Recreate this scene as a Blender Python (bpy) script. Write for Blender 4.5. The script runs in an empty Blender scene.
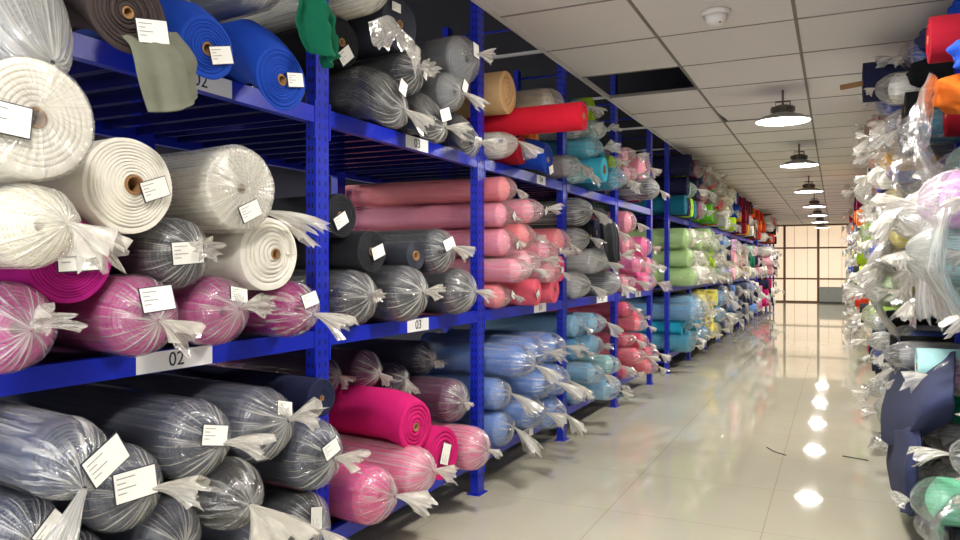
import bpy, math, random
import numpy as np
from mathutils import Vector

C = bpy.context.scene.collection
rnd = random.Random(7)
PI, TAU = math.pi, 2 * math.pi

# ------------------------------------------------------------------ measures
EYE, FPX, TH = 1.6, 750.0, math.radians(25.39)
CT, ST = math.cos(TH), math.sin(TH)
VPX, VPY = 836.0, 266.0
XL, XR = -2.255, 0.72                 # front planes of the two rack rows
BAY = 1.803
ROW1 = [1.03] + [2.965 + BAY * i for i in range(5)]          # posts of the numbered rack
ROW2 = [11.34 + BAY * i for i in range(8)]
ROW3 = [25.3 + BAY * i for i in range(5)]
RIGHT = [2.29 + BAY * i for i in range(18)]
DECK = (0.29, 1.287, 2.366)           # deck tops
BEAMH = 0.078
HEAD = (0.915, 1.0, 1.04)
CEIL = 3.43
WALLY = 36.0


def left_at(u, v, p):
    A = -XL - p
    q = 1.0 / (VPX - u)
    z = q * A * FPX / CT
    return (z - A * ST) / CT, EYE + (VPY - v) * z / FPX, z / FPX      # along aisle, height, metres per pixel


def right_at(u, v, B):
    z = B * FPX / CT / (u - VPX)
    return (z + B * ST) / CT, EYE + (VPY - v) * z / FPX, z / FPX


# ------------------------------------------------------------------ materials
def lin(c):
    return tuple(((x / 255) / 12.92 if x / 255 <= 0.04045 else ((x / 255 + 0.055) / 1.055) ** 2.4) for x in c) + (1.0,)


def newmat(name):
    m = bpy.data.materials.new(name)
    m.use_nodes = True
    nt = m.node_tree
    for n in list(nt.nodes):
        nt.nodes.remove(n)
    return m, nt, nt.nodes, nt.links


def N(nt, typ, **kw):
    n = nt.nodes.new(typ)
    for k, v in kw.items():
        if k.startswith('i_'):
            n.inputs[k[2:].replace('_', ' ')].default_value = v
        else:
            setattr(n, k, v)
    return n


def simple(name, col, rough=0.6, metal=0.0, bump=0.0, bscale=60, spec=0.5, var=0.0, emit=None, estr=0.0):
    m, nt, nodes, L = newmat(name)
    out = N(nt, 'ShaderNodeOutputMaterial')
    b = N(nt, 'ShaderNodeBsdfPrincipled')
    b.inputs['Base Color'].default_value = lin(col)
    b.inputs['Roughness'].default_value = rough
    b.inputs['Metallic'].default_value = metal
    b.inputs['Specular IOR Level'].default_value = spec
    if emit:
        b.inputs['Emission Color'].default_value = lin(emit)
        b.inputs['Emission Strength'].default_value = estr
    if bump or var:
        tc = N(nt, 'ShaderNodeTexCoord')
        nz = N(nt, 'ShaderNodeTexNoise')
        nz.inputs['Scale'].default_value = bscale
        nz.inputs['Detail'].default_value = 3
        L.new(tc.outputs['Object'], nz.inputs['Vector'])
        if bump:
            bp = N(nt, 'ShaderNodeBump')
            bp.inputs['Strength'].default_value = bump
            bp.inputs['Distance'].default_value = 0.01
            L.new(nz.outputs['Fac'], bp.inputs['Height'])
            L.new(bp.outputs['Normal'], b.inputs['Normal'])
        if var:
            hs = N(nt, 'ShaderNodeHueSaturation')
            hs.inputs['Color'].default_value = lin(col)
            mr = N(nt, 'ShaderNodeMapRange')
            mr.inputs['To Min'].default_value = 1 - var
            mr.inputs['To Max'].default_value = 1 + var
            L.new(nz.outputs['Fac'], mr.inputs['Value'])
            L.new(mr.outputs['Result'], hs.inputs['Value'])
            L.new(hs.outputs['Color'], b.inputs['Base Color'])
    L.new(b.outputs['BSDF'], out.inputs['Surface'])
    return m


COL = dict(
    orchid=(186, 72, 142), magenta=(158, 14, 112), charcoal=(58, 61, 70), graphite=(40, 41, 45), slate=(70, 77, 98),
    white=(236, 232, 220), cream=(232, 226, 205), royal=(20, 66, 170), umber=(62, 52, 50), sage=(112, 114, 98),
    emerald=(8, 98, 70), fuchsia=(196, 22, 104), rose=(232, 96, 158), blush=(244, 178, 188), coral=(238, 104, 122),
    salmon=(244, 140, 146), pink=(244, 156, 176), cerise=(226, 72, 110), steel=(104, 142, 205), ice=(130, 184, 214), sky=(88, 160, 205),
    turquoise=(34, 158, 190), teal=(16, 104, 124), red=(208, 24, 48), crimson=(150, 14, 36), beige=(206, 168, 118), orange=(240, 122, 40),
    lime=(164, 204, 40), leaf=(96, 176, 40), yellow=(240, 226, 120), lemon=(232, 226, 150), navy=(30, 34, 64), black=(24, 24, 27),
    maroon=(120, 20, 74), lilac=(206, 150, 206), purple=(92, 34, 128), mint=(120, 206, 164), pale_teal=(168, 214, 212), grey=(132, 134, 138),
    pale_green=(190, 226, 150), scarlet=(222, 60, 32), gold=(240, 180, 30), brown=(96, 50, 28), seafoam=(150, 200, 180), silver=(190, 192, 192),
    plum=(96, 30, 80), denim=(48, 54, 84), tan=(196, 178, 150), olive=(84, 100, 52), aqua=(70, 190, 214),
)
CNAME = {k: k.replace('_', ' ') for k in COL}
_fab = {}


def fabric(c):
    if c not in _fab:
        _fab[c] = simple('fabric_' + c, COL[c], rough=0.85, bump=0.25, bscale=26, spec=0.25, var=0.10)
    return _fab[c]


def film_mat(name, side, cap, lo, knot, tint=(232, 231, 226), uvs=(62, 0.9), gloss=0.5, rough=0.14, translucent=0.3, dist=0.0):
    """thin plastic film: mostly see-through, milky along its creases, glossy; u runs round the roll, v along it (1..2 on the gathered end)"""
    m, nt, nodes, L = newmat(name)
    out = N(nt, 'ShaderNodeOutputMaterial')
    uv = N(nt, 'ShaderNodeUVMap')
    sep = N(nt, 'ShaderNodeSeparateXYZ')
    L.new(uv.outputs['UV'], sep.inputs['Vector'])
    mp = N(nt, 'ShaderNodeMapping')
    mp.inputs['Scale'].default_value = (uvs[0], uvs[1], 1)
    L.new(uv.outputs['UV'], mp.inputs['Vector'])
    nz = N(nt, 'ShaderNodeTexNoise')
    nz.inputs['Scale'].default_value = 1.0
    nz.inputs['Detail'].default_value = 2.5
    nz.inputs['Distortion'].default_value = dist
    L.new(mp.outputs['Vector'], nz.inputs['Vector'])

    def mrange(src, a, b, c, d):
        r = N(nt, 'ShaderNodeMapRange')
        for k, x in zip(('From Min', 'From Max', 'To Min', 'To Max'), (a, b, c, d)):
            r.inputs[k].default_value = x
        L.new(src, r.inputs['Value'])
        return r.outputs['Result']

    def math2(op, a, b, clamp=False):
        n = N(nt, 'ShaderNodeMath', operation=op, use_clamp=clamp)
        for k, x in enumerate((a, b)):
            if isinstance(x, (int, float)):
                n.inputs[k].default_value = x
            else:
                L.new(x, n.inputs[k])
        return n.outputs[0]
    streak = mrange(nz.outputs['Fac'], 0.46, 0.76, 0.0, 1.0)
    hi = mrange(sep.outputs['Y'], 0.9, 1.1, side, cap)
    kn = mrange(sep.outputs['Y'], 1.55, 2.0, 0.0, knot)
    fac = math2('ADD', math2('ADD', math2('MULTIPLY', streak, hi), lo), kn, True)
    bp = N(nt, 'ShaderNodeBump')
    bp.inputs['Strength'].default_value = 0.8
    bp.inputs['Distance'].default_value = 0.02
    L.new(nz.outputs['Fac'], bp.inputs['Height'])
    tr = N(nt, 'ShaderNodeBsdfTransparent')
    df = N(nt, 'ShaderNodeBsdfDiffuse')
    df.inputs['Color'].default_value = lin(tint)
    tl = N(nt, 'ShaderNodeBsdfTranslucent')
    tl.inputs['Color'].default_value = lin(tint)
    L.new(bp.outputs['Normal'], df.inputs['Normal'])
    dmix = N(nt, 'ShaderNodeMixShader')
    dmix.inputs['Fac'].default_value = translucent
    L.new(df.outputs[0], dmix.inputs[1])
    L.new(tl.outputs[0], dmix.inputs[2])
    mix = N(nt, 'ShaderNodeMixShader')
    L.new(fac, mix.inputs['Fac'])
    L.new(tr.outputs[0], mix.inputs[1])
    L.new(dmix.outputs[0], mix.inputs[2])
    gl = N(nt, 'ShaderNodeBsdfGlossy')
    gl.inputs['Roughness'].default_value = rough
    gl.inputs['Color'].default_value = (1, 1, 1, 1)
    L.new(bp.outputs['Normal'], gl.inputs['Normal'])
    lw = N(nt, 'ShaderNodeLayerWeight')
    lw.inputs['Blend'].default_value = 0.35
    L.new(bp.outputs['Normal'], lw.inputs['Normal'])
    g2 = math2('ADD', math2('MULTIPLY', lw.outputs['Fresnel'], gloss), 0.05, True)
    m2 = N(nt, 'ShaderNodeMixShader')
    L.new(g2, m2.inputs['Fac'])
    L.new(mix.outputs[0], m2.inputs[1])
    L.new(gl.outputs[0], m2.inputs[2])
    L.new(m2.outputs[0], out.inputs['Surface'])
    return m


FILM = film_mat('clear_film', 0.18, 0.75, 0.05, 0.45)
FILM_SOFT = film_mat('thin_clear_film', 0.12, 0.40, 0.03, 0.35)
FILM_WHITE = film_mat('cloudy_film', 0.40, 0.55, 0.26, 0.25, tint=(240, 239, 232), translucent=0.4)
FILM_LOOSE = film_mat('loose_film', 0.40, 0.70, 0.06, 0.30, uvs=(34, 2.2), dist=0.6)
TAIL = film_mat('gathered_film', 0.40, 0.40, 0.45, 0.10, tint=(240, 236, 224), uvs=(20, 4), translucent=0.4)
PAPER = simple('tag_paper', (240, 238, 230), rough=0.7)
INK = simple('tag_ink', (36, 38, 48), rough=0.7)
INKG = simple('tag_print', (150, 150, 150), rough=0.7)
CARD = simple('cardboard', (150, 112, 72), rough=0.9, bump=0.1)
BLUE = simple('rack_blue_paint', (13, 36, 178), rough=0.35, bump=0.06, bscale=30, var=0.06)
HOLE = simple('slot_shadow_gap', (10, 14, 60), rough=0.6)
STEEL = simple('deck_blue_steel', (30, 32, 104), rough=0.13, metal=0.5, spec=0.9)
GALV = simple('lamp_metal', (120, 112, 104), rough=0.45, metal=0.7)
PLATE = simple('sign_plate', (238, 238, 236), rough=0.5)

# floor: polished stone tiles with hair-thin joints
def floor_mat():
    m, nt, nodes, L = newmat('polished_floor_tiles')
    out = N(nt, 'ShaderNodeOutputMaterial')
    b = N(nt, 'ShaderNodeBsdfPrincipled')
    tc = N(nt, 'ShaderNodeTexCoord')
    mp = N(nt, 'ShaderNodeMapping')
    mp.inputs['Location'].default_value = (0.40, -0.05, 0)
    L.new(tc.outputs['Object'], mp.inputs['Vector'])
    br = N(nt, 'ShaderNodeTexBrick')
    br.offset = 0.0
    br.inputs['Scale'].default_value = 1.0
    br.inputs['Brick Width'].default_value = 0.95
    br.inputs['Row Height'].default_value = 0.95
    br.inputs['Mortar Size'].default_value = 0.003
    br.inputs['Mortar Smooth'].default_value = 0.3
    br.inputs['Color1'].default_value = lin((194, 189, 168))
    br.inputs['Color2'].default_value = lin((191, 187, 168))
    br.inputs['Mortar'].default_value = lin((168, 156, 132))
    L.new(mp.outputs['Vector'], br.inputs['Vector'])
    nz = N(nt, 'ShaderNodeTexNoise')
    nz.inputs['Scale'].default_value = 1.3
    nz.inputs['Detail'].default_value = 6
    L.new(tc.outputs['Object'], nz.inputs['Vector'])
    mr = N(nt, 'ShaderNodeMapRange')
    mr.inputs['To Min'].default_value = 0.90
    mr.inputs['To Max'].default_value = 1.08
    L.new(nz.outputs['Fac'], mr.inputs['Value'])
    hs = N(nt, 'ShaderNodeHueSaturation')
    L.new(br.outputs['Color'], hs.inputs['Color'])
    L.new(mr.outputs['Result'], hs.inputs['Value'])
    L.new(hs.outputs['Color'], b.inputs['Base Color'])
    rr = N(nt, 'ShaderNodeMapRange')
    rr.inputs['To Min'].default_value = 0.02
    rr.inputs['To Max'].default_value = 0.05
    L.new(nz.outputs['Fac'], rr.inputs['Value'])
    L.new(rr.outputs['Result'], b.inputs['Roughness'])
    b.inputs['Specular IOR Level'].default_value = 0.36
    L.new(b.outputs[0], out.inputs['Surface'])
    return m


# ------------------------------------------------------------------ mesh builder
class MB:
    def __init__(s):
        s.v, s.f, s.uv, s.mi, s.n = [], [], [], [], 0

    def grid(s, P, closed=False, V=None, mi=0, flip=False):
        P = np.asarray(P, float)
        n, m = P.shape[:2]
        mm = m if closed else m - 1
        i = np.arange(n - 1)[:, None]
        j = np.arange(mm)[None, :]
        j2 = (j + 1) % m
        q = np.stack([i * m + j, i * m + j2, (i + 1) * m + j2, (i + 1) * m + j], -1).reshape(-1, 4) + s.n
        V = np.linspace(0, 1, n) if V is None else np.asarray(V, float)
        u0 = np.broadcast_to(j / mm, (n - 1, mm))
        u1 = np.broadcast_to((j + 1) / mm, (n - 1, mm))
        v0 = np.broadcast_to(V[:-1, None], (n - 1, mm))
        v1 = np.broadcast_to(V[1:, None], (n - 1, mm))
        uv = np.stack([np.stack([u0, v0], -1), np.stack([u1, v0], -1), np.stack([u1, v1], -1), np.stack([u0, v1], -1)], 2).reshape(-1, 4, 2)
        if flip:
            q, uv = q[:, ::-1], uv[:, ::-1]
        s.v.append(P.reshape(-1, 3)); s.f.append(q); s.uv.append(uv)
        s.mi.append(np.full(len(q), mi)); s.n += n * m
        return s

    def box(s, lo, hi, mi=0):
        (a, b, c), (d, e, f) = lo, hi
        P = np.array([[a, b, c], [d, b, c], [d, e, c], [a, e, c], [a, b, f], [d, b, f], [d, e, f], [a, e, f]], float)
        q = np.array([[0, 3, 2, 1], [4, 5, 6, 7], [0, 1, 5, 4], [1, 2, 6, 5], [2, 3, 7, 6], [3, 0, 4, 7]]) + s.n
        s.v.append(P); s.f.append(q)
        s.uv.append(np.tile(np.array([[0, 0], [1, 0], [1, 1], [0, 1]], float), (6, 1, 1)))
        s.mi.append(np.full(6, mi)); s.n += 8
        return s

    def quad(s, pts, mi=0):
        s.v.append(np.array(pts, float)); s.f.append(np.array([[0, 1, 2, 3]]) + s.n)
        s.uv.append(np.array([[[0, 0], [1, 0], [1, 1], [0, 1]]], float)); s.mi.append(np.array([mi])); s.n += 4
        return s

    def tube(s, pts, r, seg=10, mi=0):
        pts = [Vector(p) for p in pts]
        rings = []
        for i, p in enumerate(pts):
            t = (pts[min(i + 1, len(pts) - 1)] - pts[max(i - 1, 0)]).normalized()
            a = t.cross(Vector((0, 0, 1)) if abs(t.z) < 0.9 else Vector((1, 0, 0))).normalized()
            b = t.cross(a)
            rr = r[i] if isinstance(r, (list, tuple)) else r
            rings.append([p + a * (rr * math.cos(k * TAU / seg)) + b * (rr * math.sin(k * TAU / seg)) for k in range(seg)])
        first = [[pts[0] + (q - pts[0]) * 0.001 for q in rings[0]]]
        last = [[pts[-1] + (q - pts[-1]) * 0.001 for q in rings[-1]]]
        return s.grid(np.array([[list(q) for q in rg] for rg in first + rings + last]), closed=True, mi=mi)

    def lathe(s, prof, seg=32, mi=0):
        a = np.arange(seg) * TAU / seg
        P = np.array([[[r * math.cos(t), r * math.sin(t), z] for t in a] for r, z in prof])
        return s.grid(P, closed=True, mi=mi)

    def mesh(s, name, mats, smooth=True):
        me = bpy.data.meshes.new(name)
        v = np.concatenate(s.v); f = np.concatenate(s.f); uv = np.concatenate(s.uv); mi = np.concatenate(s.mi)
        me.vertices.add(len(v)); me.vertices.foreach_set('co', v.ravel())
        me.loops.add(f.size); me.loops.foreach_set('vertex_index', f.ravel().astype(np.int32))
        me.polygons.add(len(f))
        me.polygons.foreach_set('loop_start', (np.arange(len(f)) * 4).astype(np.int32))
        me.polygons.foreach_set('loop_total', np.full(len(f), 4, np.int32))
        l = me.uv_layers.new(name='UVMap')
        l.data.foreach_set('uv', uv.ravel())
        for m in (mats if isinstance(mats, (list, tuple)) else [mats]):
            me.materials.append(m)
        me.polygons.foreach_set('material_index', mi.astype(np.int32))
        me.polygons.foreach_set('use_smooth', np.full(len(f), smooth))
        me.update(calc_edges=True)
        me.validate()
        return me


def link(name, me, parent=None):
    o = bpy.data.objects.new(name, me)
    C.objects.link(o)
    if parent:
        o.parent = parent
    return o


def empty(name, loc, label=None, cat=None, group=None, rz=0.0):
    o = bpy.data.objects.new(name, None)
    o.empty_display_size = 0.05
    C.objects.link(o)
    o.location = loc
    o.rotation_euler = (0, 0, rz)
    tag(o, label, cat, group)
    return o


def tag(o, label=None, cat=None, group=None, kind=None):
    if label: o['label'] = label
    if cat: o['category'] = cat
    if group: o['group'] = group
    if kind: o['kind'] = kind
    return o


def swirl(rg, freqs, n, power=0.0):
    """a smooth periodic wobble sampled at n angles, about -1..1"""
    a = np.arange(n) * TAU / n
    y = np.zeros(n)
    for f in freqs:
        y += rg.uniform(0.4, 1.0) * np.sin(f * a + rg.uniform(0, TAU)) / (f ** power)
    return y / (np.abs(y).max() + 1e-9)


def bend(P, p, droop):
    """the front of a roll that sticks out past the shelf edge sags"""
    if not droop:
        return P
    P = P.copy()
    s = np.clip((P[..., 0] + p - 0.03) / max(p - 0.03, 0.03), 0, 1.6)
    P[..., 2] -= droop * s ** 1.6
    return P


# ------------------------------------------------------------------ the roll and its parts (axis -X, face at x = 0, centre at z = 0)
def body_mesh(r, L, rg, seg, ridges, core, squash, p, droop, cone, groove=0.004, dome=0.0):
    wob = 1 + 0.018 * swirl(rg, [2, 3, 4, 5], seg) + 0.006 * swirl(rg, [7, 11], seg)
    wob = np.append(wob, wob[0]) / wob.max()
    a = np.arange(seg + 1) * TAU / seg
    ca, sa = np.cos(a) * wob, np.sin(a) * wob * squash
    rings, V = [], []

    def ring(x, rr):
        rings.append(np.stack([np.broadcast_to(x, a.shape), rr * ca, rr * sa], -1))
    ring(-L, r * 0.02)
    nx = 9 if droop else 5
    for k in range(nx):
        ring(-L + (L - 0.012) * (1 - (1 - k / (nx - 1)) ** 2), r * (1 - 0.012 * abs(math.sin(k * 2.1 + r * 90))))
    ring(-0.003, r * 0.985)
    mb = MB()
    mb.grid(bend(np.array(rings), p, droop), closed=False)
    rings = []
    pitch = (r * 0.97 - core) / ridges
    gap = min(groove, pitch * 0.8)
    rings.append(np.stack([np.full(a.shape, -0.003), r * 0.985 * ca, r * 0.985 * sa], -1))
    for k in range(ridges):
        lift = rg.uniform(-1, 1) * gap * 0.35
        for f, dx in ((0.02, 0.0), (0.5, 0.001), (0.78, 0.0), (0.84, -gap), (0.96, -gap)):
            rr = r * 0.975 - pitch * (k + f) - pitch * a / TAU * min(1.0, k + f * 2)
            rr = np.maximum(rr, core * 0.9)
            x = dx + lift + cone * (k + f) / ridges + dome * (1 - np.clip(rr / r, 0, 1) ** 2)
            rings.append(np.stack([np.broadcast_to(x, a.shape), rr * ca, rr * sa], -1))
    rings.append(np.stack([np.full(a.shape, dome - 0.05), core * 0.9 * ca, core * 0.9 * sa], -1))
    rings.append(np.stack([np.full(a.shape, dome - 0.05), core * 0.02 * ca, core * 0.02 * sa], -1))
    mb.grid(bend(np.array(rings), p, droop), closed=False)
    return mb


def core_mesh(rc, p, droop, cone):
    a = np.arange(20) * TAU / 20
    rings = []
    for x, rr in ((-0.05, rc), (cone + 0.004, rc), (cone + 0.004, rc * 0.78), (-0.045, rc * 0.78)):
        rings.append(np.stack([np.full(a.shape, x), rr * np.cos(a), rr * np.sin(a)], -1))
    return MB().grid(bend(np.array(rings), p, droop), closed=True)


def cap_x(rho, bulge):
    return 0.008 + bulge * max(0.0, 1 - min(rho, 1.0) ** 1.7) ** 0.8


def wrap_mesh(r, L, rg, seg, bulge, loose, squash, p, droop, ky, kz, flat=False):
    a = np.arange(seg) * TAU / seg
    wob = swirl(rg, [2, 3, 4, 5, 7], seg)
    fine = swirl(rg, [9, 13, 17, 22], seg)
    pleat = 1 - 2 * np.abs(swirl(rg, [7, 11, 13, 17], seg))
    rings, V = [], []

    def ring(x, rr, cy, cz, v):
        rings.append(np.stack([np.broadcast_to(x, a.shape), cy + rr * np.cos(a), cz + rr * np.sin(a) * squash], -1))
        V.append(v)
    nx = 9
    for k in range(nx):
        f = k / (nx - 1)
        x = -L * 0.92 + (L * 0.92 - 0.01) * (1 - (1 - f) ** 2)
        w = 1.022 + loose * 0.3 * np.roll(wob, k * 2) * (0.4 + 0.6 * f) + 0.008 * np.roll(fine, k)
        ring(x, r * np.clip(w, 1.015, 1.03), 0, 0, f)
    nc = 11
    for k in range(1, nc + 1):
        g = k / nc
        rho = (1 - g) + 0.055 * g
        env = math.sin(PI * min(1, 0.12 + g * 0.95)) ** 0.7
        pl = (0.095 if not flat else 0.03) * r * env * (0.55 + 0.45 * pleat) + loose * r * 0.5 * env * (0.5 + 0.5 * np.roll(wob, 5 + k))
        x = cap_x(rho, bulge if not flat else 0.004) + pl
        edge = 1.02 + loose * 0.3 * np.roll(wob, nx * 2) * (1 - g)
        ring(x, r * rho * (edge if k < nc else 1), ky * r * g ** 1.5, kz * r * g ** 1.5, 1 + g * (1 if not flat else 0.5))
    return MB().grid(bend(np.array(rings), p, droop), closed=True, V=V)


def tail_mesh(r, rg, seg, root, d, length, flare, p, droop):
    """the twisted and fanned-out end of the film"""
    a = np.arange(seg) * TAU / seg
    pleat = swirl(rg, [3, 5, 8, 11], seg)
    rag = swirl(rg, [2, 4, 7, 10], seg)
    rings = []
    nk = 8
    d = Vector(d).normalized()
    sagv = Vector((0, 0, -1))
    for k in range(nk + 1):
        s = k / nk
        c = Vector(root) + d * (length * s) + sagv * (0.28 * length * s * s)
        t = (d + sagv * (0.56 * s)).normalized()
        n1 = t.cross(Vector((0.13, 0.2, 1))).normalized()
        n2 = t.cross(n1)
        rad = r * (0.075 + flare * s ** 1.15) * (1 + 0.55 * pleat * min(1, 0.25 + s))
        ext = length * 0.28 * rag * s ** 3
        P = [c + n1 * (rad[j] * math.cos(a[j])) + n2 * (0.5 * rad[j] * math.sin(a[j])) + t * ext[j] for j in range(seg)]
        rings.append([list(q) for q in P])
    return MB().grid(bend(np.array(rings), p, droop), closed=True, V=np.linspace(1.95, 1.4, nk + 1))


def tag_mesh(w, h):
    mb = MB()
    t = 0.0015
    mb.box((-t, -w / 2, -h / 2), (t, w / 2, h / 2), 1)
    b = 0.0028
    mb.quad([(t * 1.6, -w / 2 + b, -h / 2 + b), (t * 1.6, w / 2 - b, -h / 2 + b), (t * 1.6, w / 2 - b, h / 2 - b), (t * 1.6, -w / 2 + b, h / 2 - b)], 0)
    for k in range(4):
        z = h / 2 - h * (0.22 + 0.16 * k)
        e = w * (0.42 if k % 2 == 0 else 0.2)
        mb.quad([(t * 2.4, -w * 0.42, z), (t * 2.4, -w * 0.42 + e, z), (t * 2.4, -w * 0.42 + e, z + h * 0.035), (t * 2.4, -w * 0.42, z + h * 0.035)], 2)
    return mb


TAGM = tag_mesh(0.11, 0.075).mesh('tag', [PAPER, INK, INKG], smooth=False)
_cache = {}
CNT = [0]


def make_roll(loc, r, kind, color, label, opts, rz=0.0, group=None):
    """fabric roll: body (> core) and, when wrapped, film (> knotted tail) and tag.  loc = centre of its front face"""
    CNT[0] += 1
    o = dict(opts)
    seed = o.get('seed', CNT[0] * 13 + 5)
    rg = random.Random(seed)
    near = o.get('lod', 2)                       # 2 hero, 1 middle, 0 far
    p, droop = o.get('p', 0.1), o.get('droop', 0.0)
    L = o.get('L', 1.25 + p)
    squash = o.get('squash', 1.0)
    nm_ = 'bagged_bundle' if kind == 'bag' else 'fabric_roll'
    root = empty(nm_, (loc[0], loc[1], loc[2] - r * squash), label, nm_.replace('_', ' '), group, rz + math.radians(o.get('yaw', 0.0)))
    zc = r * squash
    seg = (22, 32, 48)[near]
    mat = fabric(color)
    core = o.get('core', 0.024 if kind == 'bare' else 0.02)
    cone = o.get('cone', 0.0)

    def put(name, key, build, m, par=root, z=zc):
        if near == 0 and not droop:
            k = (name,) + key
            if k not in _cache:
                _cache[k] = build().mesh(name, m)
            ob = link(name, _cache[k], par)
            ob.material_slots[0].link = 'OBJECT'
            ob.material_slots[0].material = m
        else:
            ob = link(name, build().mesh(name, m), par)
        ob.location = (0, 0, z)
        return ob
    if near == 0:
        rq = round(r * 100) / 100.0
        vi = seed % 4
        rg = random.Random(vi + int(rq * 1000))
        key = (rq, vi, round(L, 1), kind)
        r_ = rq
        L = round(L, 1)
    else:
        key, r_ = (0,), r
    tight = 0.93 if kind == 'bag' else 0.965
    rb = r_ * (tight if kind != 'bare' else 0.985)
    ridges = o.get('ridges', (4, 6, 9)[near]) if kind != 'bare' else o.get('ridges', (5, 8, 11)[near])
    b = put('roll_body', key, lambda: body_mesh(rb, L, rg, seg, ridges, core, squash, p, droop, cone, o.get('groove', 0.012 if kind == 'bare' else 0.002), 0.0 if kind == 'bare' or o.get('flat') else 0.05), mat)
    if near > 0 and (kind == 'bare' or o.get('flat')):
        cm = core_mesh(core * 0.92, p, droop, cone).mesh('core_tube', CARD)
        link('core_tube', cm, b)
    if kind != 'bare':
        film = {'wrap': FILM, 'bag': FILM_LOOSE, 'soft': FILM_SOFT}[kind] if not o.get('cloudy') else FILM_WHITE
        film = o.get('film', film)
        bulge = o.get('bulge', 0.10 if kind != 'bag' else 0.13)
        loose = o.get('loose', 0.012 if kind != 'bag' else 0.10)
        ky, kz = o.get('knot', (rg.uniform(-0.15, 0.2), rg.uniform(-0.2, 0.2)))
        flat = o.get('flat', False)
        w = put('plastic_wrap', key + (film.name,), lambda: wrap_mesh(r_ * 0.97, L, rg, (36, 56, 96)[near], bulge, loose, squash, p, droop, ky, kz, flat), film)
        ln, dy, dz, fl = o.get('tail', (rg.uniform(0.5, 0.9), rg.uniform(-0.5, 0.7), rg.uniform(-0.7, 0.4), rg.uniform(0.35, 0.6)))
        if kind == 'bag' and 'tail' not in o:
            ln, fl = ln * 1.5, fl * 1.5
        if flat:
            rt = o.get('tailroot', (-0.02, 0.85 * r, -0.3 * r))
        else:
            rt = (cap_x(0.0, bulge) + 0.0, ky * r_, kz * r_ * squash)
        if ln > 0:
            tl = put('film_tail', key + (round(ln, 1), round(dy, 1), round(dz, 1)) if near == 0 else key,
                     lambda: tail_mesh(r_, rg, (14, 20, 36)[near], rt, (o.get('tx', 0.8), dy, dz), ln * r_, fl, p, droop), o.get('tailmat', TAIL), par=w, z=0)
    if near > 0 and o.get('tag') is not None:
        ty, tz, rot, sc = o['tag']
        rho = math.hypot(ty, tz)
        tg = link('paper_tag', TAGM, root)
        bx = 0.012 + cone if kind == 'bare' else cap_x(rho, 0.004 if o.get('flat') else o.get('bulge', 0.10 if kind != 'bag' else 0.13)) + 0.075 * r + (0.06 * r if kind == 'bag' else 0.0)
        zz = tz * r - (droop * 1.03 if droop else 0)
        tg.location = (bx, ty * r, zc + zz)
        tg.rotation_euler = (math.radians(rot), 0, 0)
        tilt = 0.0 if kind == 'bare' or o.get('flat') else 0.25
        from mathutils import Euler, Matrix
        e = Euler((0, -tilt * math.copysign(1, tz) * min(1, abs(tz) * 2), tilt * math.copysign(1, ty) * min(1, abs(ty) * 2))).to_matrix() @ Euler((math.radians(rot), 0, 0)).to_matrix()
        tg.rotation_euler = e.to_euler()
        tg.scale = (1, sc, sc)
    return root


# ------------------------------------------------------------------ cloth and film sheets
def catmull(P, t):
    n = len(P) - 1
    i = min(int(t * n), n - 1)
    f = t * n - i
    p0, p1, p2, p3 = P[max(i - 1, 0)], P[i], P[i + 1], P[min(i + 2, n)]
    return 0.5 * ((2 * p1) + (p2 - p0) * f + (2 * p0 - 5 * p1 + 4 * p2 - p3) * f * f + (3 * p1 - p0 - 3 * p2 + p3) * f ** 3)


def sheet_mb(rows, nu, nv, amp, seed, folds=(3, 5, 8), grow=0.3, rag=0.0, mb=None):
    rg = random.Random(seed)
    R = np.array(rows, float)
    fr = [[catmull(r, u / nu) for u in range(nu + 1)] for r in R]
    G = np.array([[catmull([np.array(r[u]) for r in fr], v / nv) for u in range(nu + 1)] for v in range(nv + 1)])
    du = np.gradient(G, axis=1)
    dv = np.gradient(G, axis=0)
    nrm = np.cross(du, dv)
    nrm /= np.linalg.norm(nrm, axis=-1, keepdims=True) + 1e-9
    u = np.linspace(0, 1, nu + 1)[None, :]
    v = np.linspace(0, 1, nv + 1)[:, None]
    d = np.zeros((nv + 1, nu + 1))
    for f in folds:
        d += rg.uniform(0.5, 1) * np.sin(TAU * f * u * 0.5 + rg.uniform(0, TAU) + rg.uniform(-2, 2) * v) / (f ** 0.6)
        d += 0.35 * rg.uniform(0.3, 1) * np.sin(TAU * f * v * 0.6 + rg.uniform(0, TAU) + rg.uniform(-3, 3) * u) / (f ** 0.6)
    G = G + nrm * (d * amp * (grow + (1 - grow) * v))[..., None]
    if rag:
        e = sum(np.sin(TAU * f * u + rg.uniform(0, 6)) for f in (2, 5, 9)) / 3
        G[..., 2] += (rag * e * v ** 3)
    mb = mb or MB()
    return mb.grid(G, closed=False)


def cloth(name, label, cat, rows, color, amp=0.02, seed=1, thick=0.006, nu=28, nv=40, folds=(3, 5, 8), grow=0.3, group=None):
    me = sheet_mb(rows, nu, nv, amp, seed, folds, grow).mesh(name, fabric(color))
    o = link(name, me)
    md = o.modifiers.new('thickness', 'SOLIDIFY')
    md.thickness = thick
    md.offset = 0
    return tag(o, label, cat, group)


def film_sheet(label, rows, seed, amp=0.05, mat=None, layers=2, group=None, name='plastic_sheet'):
    mb = MB()
    R = np.array(rows, float)
    for k in range(layers):
        rg = random.Random(seed + k)
        J = R + np.array([[[rg.uniform(-0.03, 0.03) for _ in range(3)] for _ in r] for r in R])
        sheet_mb(J, 30, 34, amp, seed * 7 + k, folds=(3, 5, 8, 13), grow=0.5, rag=0.06, mb=mb)
    o = link(name, mb.mesh(name, mat or FILM_LOOSE))
    return tag(o, label, 'plastic sheet', group)


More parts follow.
